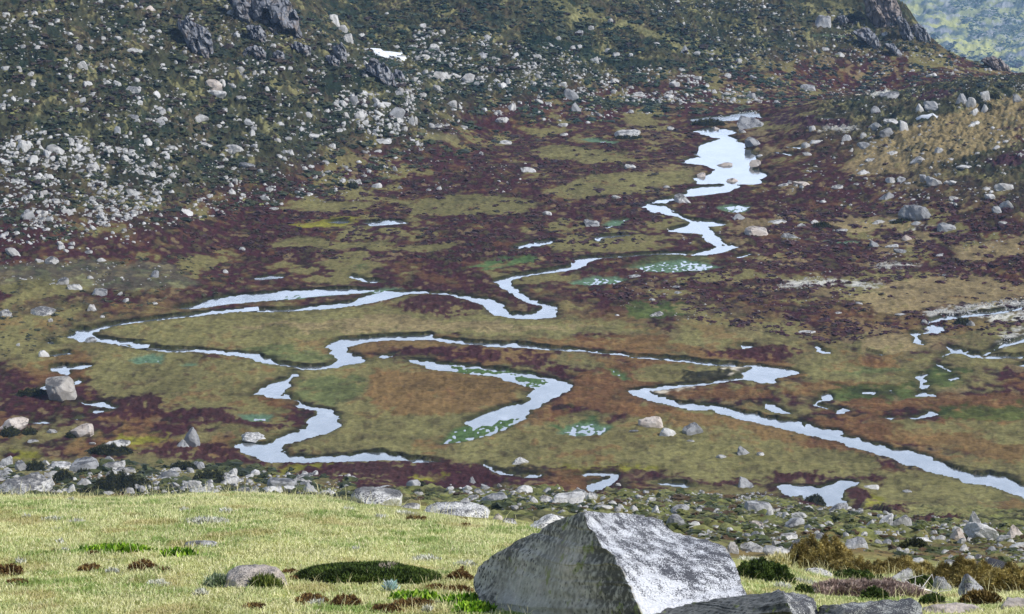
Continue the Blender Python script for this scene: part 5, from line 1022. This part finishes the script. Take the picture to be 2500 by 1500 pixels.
for c,x,b,w,h,lb in (('01',240,1390,240,48,'dark mat of shrub at the left foot of the upright standing boulder'),('02',800,334,335,62,'dark green bush in front of a long pale slab'),('02',75,202,150,58,'dark shrub under the broad pink-sided boulder'),('02',215,188,110,46,'dark shrub right of the broad pink-sided boulder'),('02',520,208,90,40,'dark shrub at the left foot of the pinkish domed boulder'),
 ('02',890,600,430,130,'widest dark heath shrub on the near mound'),('02',660,616,200,50,'low dark shrub under the widest heath shrub'),('02',255,445,150,78,'dark shrub left of the split dome boulder'),('02',455,525,160,90,'dark shrub below the split dome boulder'),('02',1330,442,200,56,'dark shrub on the near mound below the purple heath'),('02',1520,528,260,90,'dark shrub at the right end of the near mound'),('02',610,470,120,40,'dark shrub under the front of the split dome boulder'),
 ('32',340,682,175,52,'black-green shrub beside the branching pool'),('32',1050,1012,230,66,'dark shrub among stones below the rock pile'),('20',840,1008,220,24,'dark shrub along the base of the long pale block'),('31',960,138,160,22,'dark shrub at the foot of the grey dome'),('31',390,168,130,32,'dark shrub beside small stones on the right heath'),('31',1410,880,130,44,'dark mossy shrub on the small rock by the gravel flat'),
 ('30',1450,722,115,48,'dark round shrub between fins of the tan ridge'),('30',1640,722,85,62,'dark round shrub right of the tallest fin'),('30',1575,800,95,52,'dark shrub below the tallest fin'),('30',1525,745,70,50,'dark shrub left of the tallest fin'),('10',700,1370,90,45,'dark green bush over the front of a mossy boulder'),('20',1420,912,260,45,'dark grassy bank shrub above the head of the far river'),
 ('12',930,690,260,50,'dark heath plant under the propped boulder'),('12',490,665,140,55,'dark shrub behind the grass crest left of the propped boulder'),('12',1200,560,200,55,'dark shrub draped over a grey boulder on the slope')):
    P_('heath',c,x,b,w,h,lb)
KIND=dict(cushion=('cushion_shrub','shrub',DKG,.032,.5),brown=('cushion_plant','cushion plant',BRN,.026,.45),leafy=('leafy_herb','herb',BRG,.07,.5),green=('grass_tuft','grass tuft',[L(60,74,26),L(92,104,44),L(112,118,60)],.09,.8),tuft=('grass_tuft','grass tuft',[L(80,100,70),L(120,134,100),L(140,150,124)],.08,.75),silver=('silver_daisy','daisy clump',SLV,.045,.7),blue=('silver_daisy','daisy clump',BLU,.06,.7),shrub=('shrub','shrub',DKG,.036,.45),olive=('shrub','shrub',OLV,.045,.4),brownshrub=('shrub','shrub',[L(70,56,28),L(98,80,40),L(120,100,56)],.05,.45),dry=('dry_shrub','shrub',PNK,.05,.5),straw=('grass_tussock','grass tussock',STRW,.08,.8),heath=('heath_shrub','shrub',HEA,.08,.35))
GRPS=dict(cushion='cushion shrubs in the grass',brown='brown cushion plants in the grass',leafy='bright green herbs in the grass',silver='silver daisies in the grass',blue='silver daisies in the grass',shrub='shrubs among the near boulders',olive='shrubs among the near boulders',brownshrub='shrubs among the near boulders',dry='shrubs among the near boulders',heath='heath shrubs on mounds and banks',green='grass tufts in the meadow',tuft='grass tufts in the meadow',straw='grass tufts in the meadow')
pq=[cpt(c,x,min(b,1480 if c[-1] in'2' else 99999)) for _,c,x,b,w,h,_,_ in PL]
ph=hit([p[0] for p in pq],[min(p[1],1499) for p in pq],[60. if k[0]=='heath' else 5. for k in PL],ground)
for (kind,c,x,b,w,h,lb,k_),p in zip(PL,ph):
    if np.isnan(p).any(): print('nan plant',lb); continue
    sc=3.0925 if c=='R' else 2.968
    r=np.random.default_rng(int(x*7+b)); nm,cat,cols,ll,up=KIND[kind]
    fwd=p[1]*CP+(H-p[2])*SP; kk=fwd/F; W_=w/sc*kk; hs_=h/sc
    near_=p[1]<70
    slope=.21 if near_ else .16
    # split what the eye sees into depth of the footprint and height of the dome
    vis=hs_*kk; hgt=vis*(.62 if kind in('cushion','brown','silver','leafy') else .88 if kind=='olive' else .72); d=min(max(W_*.5,(vis-hgt)/max(p[2]*0+.09,.05)),W_*1.3)
    if kind in('leafy','silver') : d=min(max(d,W_*.35),W_*.9); hgt=max(vis*.3,.03)
    pxw=w/sc/2.44; pxh=hs_/2.44
    n=int(np.clip(pxw*pxh*(11 if near_ else 7),90,26000))
    if kind in('silver','blue'): n=int(np.clip(pxw*pxh*2.6,40,1500))
    if kind=='leafy': n=int(np.clip(pxw*pxh*2.,120,2600))
    if kind=='brown': n=int(np.clip(pxw*pxh*8,150,6000))
    l_=max(ll*(1 if near_ else 1.6),kk*4); lw_=l_*(.16 if kind in('olive','dry','straw','green','tuft') else .22 if kind in('silver','blue') else .5 if kind=='leafy' else .3)
    ctr=(p[0]*(p[1]+d*.45)/p[1],p[1]+d*.45); ctr=(ctr[0],ctr[1],float(ground(*ctr)))
    parts=kind in('shrub','olive','brownshrub','dry','cushion')
    if parts:
        root=bpy.data.objects.new(nm,None); COL.objects.link(root); root.location=ctr
        fo=mound('foliage',ctr,W_,d,hgt,n,l_,lw_,cols,r,up,.14 if kind=='cushion' else .5,True,None,.12 if kind=='cushion' else .34)
        fo.location=(0,0,0); fo.parent=root
        # woody stems showing through
        ns=26 if kind=='dry' else 12; q0=np.array([0,0,float(ground(ctr[0],ctr[1]))-ctr[2]+.01]); sv=[q0+.01*np.array([math.cos(t*2.09),math.sin(t*2.09),0]) for t in range(3)]; sf=[]
        for q in range(ns):
            tip=np.array([r.uniform(-.42,.42)*W_,r.uniform(-.42,.2)*d,hgt*r.uniform(.55,.95)]); tip[2]*=max(.25,1-(2*tip[0]/W_)**2)**.5
            mid=(q0+tip)/2+r.normal(size=3)*[.05,.05,.02]; i0=len(sv)
            for pt,rr in ((mid,.006),(tip,.002)):
                for t in range(3): sv.append(pt+rr*np.array([math.cos(t*2.09),.3*math.sin(t*2.09),math.sin(t*2.09)]))
            for p0_,p1_ in ((0,i0),(i0,i0+3)):
                for t in range(3): sf.append([p0_+t,p0_+(t+1)%3,p1_+(t+1)%3,p1_+t])
        st=obj('stem',mesh_np('stem',np.array(sv),np.array(sf),MF,True,np.tile(L(150,140,132)*.8,(len(sv),1))),(0,0,0),root)
        if kind=='cushion':
            bp=mound('bare_patch',(ctr[0]+.17*W_,ctr[1]-.02*d,ctr[2]+hgt*.86),W_*.13,d*.3,.03,260,.05,.012,[L(120,108,92),L(150,138,120),L(178,166,150)],r,.4,.3,False)
            bp.location=(.13*W_,-.05*d,hgt*.92-float(ground(ctr[0]+.13*W_,ctr[1])-ctr[2])*0); bp.parent=root
            # leaves of the patch were laid on the ground sheet: lift them onto the dome
            me=bp.data; co=np.empty(len(me.vertices)*3,np.float32); me.vertices.foreach_get('co',co); co=co.reshape(-1,3); co[:,2]-=np.median(co[:,2]); me.vertices.foreach_set('co',co.ravel()); me.update()
        tag(root,lb,cat,GRPS[kind])
    else:
        o=mound(nm,ctr,W_,d,hgt,n,l_,lw_,cols,r,up,.3 if kind in('silver','leafy','blue') else .7,kind in('brown','heath','olive'),None,.34)
        tag(o,lb,cat,GRPS[kind])
print('plants',len(PL),time.time()-T0)
# dead branch
def branch(c,pts,label,y=None):
    P=[cpt(c,*q) for q in pts]; hp=hit([P[0][0]],[P[0][1]],5,ground)[0]; sv=[];sf=[];cc=0
    r=np.random.default_rng(5); W=[at_y(u,v,hp[1]-.05*i) for i,(u,v) in enumerate(P)]; o0=W[0]
    segs=[(W[i],W[i+1],.011-.001*i) for i in range(len(W)-1)]
    for i in range(1,len(W)):
        for _ in range(3):
            e=W[i]+np.array([r.normal()*.09,r.normal()*.1,abs(r.normal())*.06]); segs.append((W[i],e,.005)); segs.append((e,e+np.array([r.normal()*.07,0,r.normal()*.07]),.004))
    for A_,B2,r0 in segs:
        dv=B2-A_; s1=nrm(np.cross(dv,[.1,1,.01])[None])[0]; s2=nrm(np.cross(dv,s1)[None])[0]
        for pt,rr in ((A_,r0),(B2,r0*.6)):
            for t in range(5): sv.append(pt-o0+rr*(s1*math.cos(t*1.257)+s2*math.sin(t*1.257)))
        for t in range(5): sf.append([cc+t,cc+(t+1)%5,cc+5+(t+1)%5,cc+5+t])
        cc+=10
    tag(obj('dead_branch',mesh_np('dead_branch',np.array(sv),np.array(sf),MF,True,np.tile(L(196,190,182),(len(sv),1))),o0),label,'branch','dead branches')
branch('R',[(1840,800),(1800,770),(1760,750),(1700,735),(1650,728)],'bleached white dead branch lying beside the leaning wedge boulder')
branch('R',[(1760,600),(1800,585),(1850,600),(1890,640)],'grey bare twigs arching over the olive heath')
# ---------------------------------------------------------------- countless low scrub on slopes and mounds: one object
hbg=hb.reshape(NY,NX); farg=hw.reshape(NY,NX)
sv=[];sf=[];sc_=[];cnt=0
proto=[]
for i in range(10):
    D,f=ICO[2]; r=np.random.default_rng(200+i)
    rad=1+.55*pn(D[:,0]*2.1+i*3,D[:,1]*2.1+D[:,2]*1.7,i)+r.normal(size=len(D))*.26
    proto.append((D*rad[:,None]*[1,1,.75],f))
SZ=[("F: 0,0 560,0 1150,300 1250,330 900,450 450,540 0,600",6000,4,24,[L(38,44,30),L(54,60,40),L(56,62,44),L(46,50,34),L(58,60,40),L(62,66,46),L(52,42,38),L(38,46,34),L(60,50,42),L(112,112,70)]),
("F: 600,0 1500,0 1900,180 2000,250 1300,310 1050,260",5000,4,20,[L(28,44,34),L(44,58,42),L(50,60,46),L(26,40,32),L(40,52,40),L(56,62,46),L(66,70,50),L(48,40,38),L(110,110,70)]),
("F: 1500,0 2050,20 2600,190 2600,215 1950,245 1750,180",2200,4,15,[L(28,40,40),L(40,52,46),L(34,46,44),L(44,54,48),L(52,60,50),L(52,44,44),L(96,96,66)]),
("F: 2290,0 2600,0 2600,170 2390,160",1500,3,10,[L(70,88,78),L(84,100,82)]),
("F: 0,1115 600,1120 850,1160 850,1205 0,1200",900,8,40,[L(42,48,26),L(64,68,36),L(86,86,46)]),
("F: 850,1180 1700,1195 2150,1245 2600,1290 2600,1395 2000,1330 1780,1330 1500,1240 1130,1230",2400,6,34,[L(44,50,26),L(58,64,32),L(74,78,40),L(70,54,34),L(92,92,50),L(50,46,28)]),
("F: 0,620 550,620 600,700 300,760 0,880",420,5,16,[L(52,54,36),L(70,66,46)]),
("F: 1900,260 2600,230 2600,480 1950,520",350,4,13,[L(50,48,32),L(62,44,42)]),
("F: 300,480 1300,320 1700,300 1650,480 1500,640 500,620",3600,4,18,[L(44,30,32),L(58,38,38),L(66,46,42),L(50,46,32)]),
("F: 1900,500 2600,470 2600,800 2000,830 1600,760 1400,700 1800,640",4200,4,20,[L(48,28,32),L(62,36,40),L(70,46,44),L(46,38,30)]),
]
for poly,n,a,b,cols in SZ:
    Pp=crop('F',poly); mn,mx=Pp.min(0),Pp.max(0); q=rng.uniform(mn,mx,size=(n*5,2)); q=q[sdf(Pp,q[:,0],q[:,1])<0]
    cl=fbm(q[:,0]/60,q[:,1]/30,2,int(n)+1); q=q[cl>rng.uniform(-.4,.4,len(q))][:n]
    hp=hit(q[:,0],q[:,1],60.,ground); cols=np.array(cols)
    for p in hp:
        if np.isnan(p).any(): continue
        fwd=p[1]*CP+(H-p[2])*SP; w=a*(b/a)**(rng.random()**2.)*fwd/F*.5
        j_=min(np.searchsorted(Yr,p[1]),NY-1); i_=min(np.searchsorted(S,p[0]/(p[1]+.5)),NX-1)
        if 285<p[1]<600 and farg[j_,i_]<.3 and hbg[j_,i_]<.3: continue
        P,f=proto[rng.integers(10)]; an=rng.uniform(0,6.28); c_,s2=math.cos(an),math.sin(an)
        Q=P*[w*rng.uniform(.9,1.5),w*rng.uniform(.8,1.3),w*rng.uniform(.4,.8)]
        Q=np.stack([Q[:,0]*c_-Q[:,1]*s2,Q[:,0]*s2+Q[:,1]*c_,Q[:,2]],1)+[p[0],p[1]+w*.5,float(ground(p[0],p[1]+w*.5))]
        sv.append(Q); sf.append(f+cnt); cnt+=len(Q)
        ci_=rng.integers(len(cols)); ci_=rng.integers(min(4,len(cols))) if (w/(fwd/F*.5)>13 and ci_==len(cols)-1) else ci_
        sc_.append(cols[ci_]*rng.uniform(.75,1.2)*(.85+.3*rng.random((len(Q),1))))
scv,scc=np.concatenate(sv),np.concatenate(sc_)
# none of it grows in open water
tag(obj('scrub',mesh_np('scrub',scv,np.concatenate(sf),MF,False,scc)),kind='stuff',label='low scrub and heath bushes covering slopes and valley floor')
print('scrub',cnt,time.time()-T0)
# ---------------------------------------------------------------- meadow grass: one object
nb=660000
yy=np.sqrt(rng.uniform(21.5**2,41.**2,nb)); ss=rng.uniform(-.205,.235,nb)
xx=ss*yy
zz=ground(xx,yy); uu,vv=project(xx,yy,zz)
# the lawn ends along its crest; right of the giant boulder it thins into shrubs
lim=np.interp(uu,[-100,0,430,700,830,1000,1250,1400,1800,1900,2100,2500,2700],[1203,1203,1207,1196,1232,1258,1292,1320,1390,1400,1405,1420,1420])
keep=(vv>lim-4)&(pn(xx*2,yy*2,5)+.8>rng.uniform(-.3,.6,nb))
xx,yy,zz=xx[keep],yy[keep],zz[keep]; nb=len(xx)
pt=fbm(xx/1.3,yy/2.2,3,301); pt2=pn(xx/.35,yy/.5,303)
ln=.034+.034*np.clip(pt2+.4,0,1)+rng.exponential(.008,nb); stalk=rng.random(nb)<.016; ln[stalk]*=3.2; ln*=1+.45*(1-sst(0,30,(vv-lim)[keep]))
dr=nrm(np.stack([rng.normal(size=nb)*.45+.25*pt2,rng.normal(size=nb)*.35,np.ones(nb)],1)); a=rng.uniform(0,6.28,nb)
side=np.stack([np.cos(a),np.sin(a)*.5,np.zeros(nb)],1)
v,f4,f3=quads_leaf(np.stack([xx,yy,zz-.01],1),dr,side,ln,np.where(stalk,.003,.0075)*rng.uniform(.7,1.3,nb),dr*[.03,.02,-.25]*ln[:,None])
cA,cB,cC,cD=L(178,177,126,.72),L(158,166,112,.72),L(200,193,154,.72),L(120,138,76,.72)
t=np.clip(.5+.9*pt+.8*fbm(xx/2.6,yy/3.5,2,305)+.2*rng.normal(size=nb),0,1)[:,None]
c=cA*(1-t)+cB*t
c=np.where((rng.random(nb)<.22)[:,None],cC,c); c=np.where((pt2+.5*pt+.2*rng.normal(size=nb)>.55)[:,None],cD,c)
dry_=sst(.3,.55,fbm(xx/.9,yy/1.6,3,311)); c=c*(1-.55*dry_)[:,None]+L(150,130,88,.74)*(.55*dry_)[:,None]; tf=sst(.35,.5,fbm(xx/.55,yy/.8,2,313)+.2*rng.normal(size=nb)); c=c*(1-.5*tf)[:,None]+cD*(.5*tf)[:,None]
c=np.where(stalk[:,None],L(206,198,150,.7),c)*rng.uniform(.8,1.2,(nb,1))
tag(obj('grass',mesh_np('grass',v,[f4,f3],MB,True,np.repeat(c,5,0))),kind='stuff',label='short pale green alpine grass of the near meadow')
print('grass',nb,time.time()-T0)
# ---------------------------------------------------------------- light, air, camera
SUN_EL,SUN_AZ=math.radians(45),math.radians(116)     # azimuth clockwise from straight ahead
sd=Vector((math.cos(SUN_EL)*math.sin(SUN_AZ),math.cos(SUN_EL)*math.cos(SUN_AZ),math.sin(SUN_EL)))
ld=bpy.data.lights.new('sun','SUN'); ld.energy=3.6; ld.angle=math.radians(2.5); ld.color=(1,.975,.945)
lo=bpy.data.objects.new('sun',ld); COL.objects.link(lo); lo.rotation_euler=(-sd).to_track_quat('-Z','Y').to_euler(); lo.location=(0,0,300)
w=bpy.data.worlds.new('World'); SC.world=w; w.use_nodes=True; nt=w.node_tree; bg=nt.nodes['Background']
sky=nt.nodes.new('ShaderNodeTexSky'); sky.sky_type='NISHITA'; sky.sun_disc=False; sky.sun_elevation=SUN_EL; sky.sun_rotation=SUN_AZ
sky.altitude=1800
# broken bright cloud over the blue
tc=nt.nodes.new('ShaderNodeTexCoord').outputs['Generated']
cn=noise(nt,tc,2.2,5,.6)
cm=ramp(nt,cn,(.48,g3(.0)),(.66,g3(.7)))
c=mixc(nt,sky.outputs[0],(5.,5.5,6.6),cm)
# a bright bank of cloud added ahead only, to brighten the water's reflection
sx=nd(nt,'ShaderNodeSeparateXYZ'); nt.links.new(tc,sx.inputs[0])
bank=ramp(nt,sx.outputs[2],(.0,g3(.9)),(.40,g3(1.)),(.58,g3(.0)))
fr=ramp(nt,math_(nt,'MULTIPLY_ADD',sx.outputs[1],.5,.5),(.86,g3(0)),(.95,g3(1)))
bank=math_(nt,'MULTIPLY',bank,fr); bank=math_(nt,'MULTIPLY',bank,ramp(nt,noise(nt,tc,9,4,.6),(.3,g3(.72)),(.6,g3(1.))))
c=mixc(nt,c,(13.0,15.2,19.4),bank)
nt.links.new(c,bg.inputs[0]); bg.inputs[1].default_value=.13
# haze box
me=bpy.data.meshes.new('haze'); bm=bmesh.new(); bmesh.ops.create_cube(bm,size=1.); bm.to_mesh(me); bm.free()
x0=1.25*4700
hz=obj('haze',me); zlo=float(gz.min())-1.; zhi=max(float(gz.max())+1,H+6)
hz.scale=(2*x0,4760,zhi-zlo); hz.location=(0,2340,(zhi+zlo)/2); tag(hz,kind='stuff',label='thin blue air between the near grass and the far hills')
m=bpy.data.materials.new('haze_air'); m.use_nodes=True; nt=m.node_tree; nt.nodes.clear(); out=nt.nodes.new('ShaderNodeOutputMaterial'); pv=nt.nodes.new('ShaderNodeVolumePrincipled')
pv.inputs['Color'].default_value=(.42,.64,1.,1); pv.inputs['Density'].default_value=HAZE; pv.inputs['Anisotropy'].default_value=.1
nt.links.new(pv.outputs[0],out.inputs['Volume']); me.materials.append(m)
cd=bpy.data.cameras.new('camera'); cam=bpy.data.objects.new('camera',cd); COL.objects.link(cam)
cam.location=(0,0,H); cam.rotation_euler=(math.pi/2-PITCH,0,0); cd.sensor_fit='HORIZONTAL'; cd.sensor_width=36; cd.lens=36*F/2500; cd.clip_end=8000; cd.clip_start=.5
SC.camera=cam
SC.view_settings.view_transform='Standard'; SC.view_settings.look='None'; SC.view_settings.exposure=EXPO; SC.view_settings.gamma=1
SC.render.engine='CYCLES'; SC.cycles.use_denoising=True; SC.cycles.denoising_input_passes='RGB_ALBEDO_NORMAL'; SC.cycles.denoising_prefilter='ACCURATE'; SC.cycles.max_bounces=6; SC.cycles.volume_bounces=1; SC.cycles.use_adaptive_sampling=True; SC.cycles.adaptive_threshold=.01
SC.cycles.volume_step_rate=1
print('script',time.time()-T0)
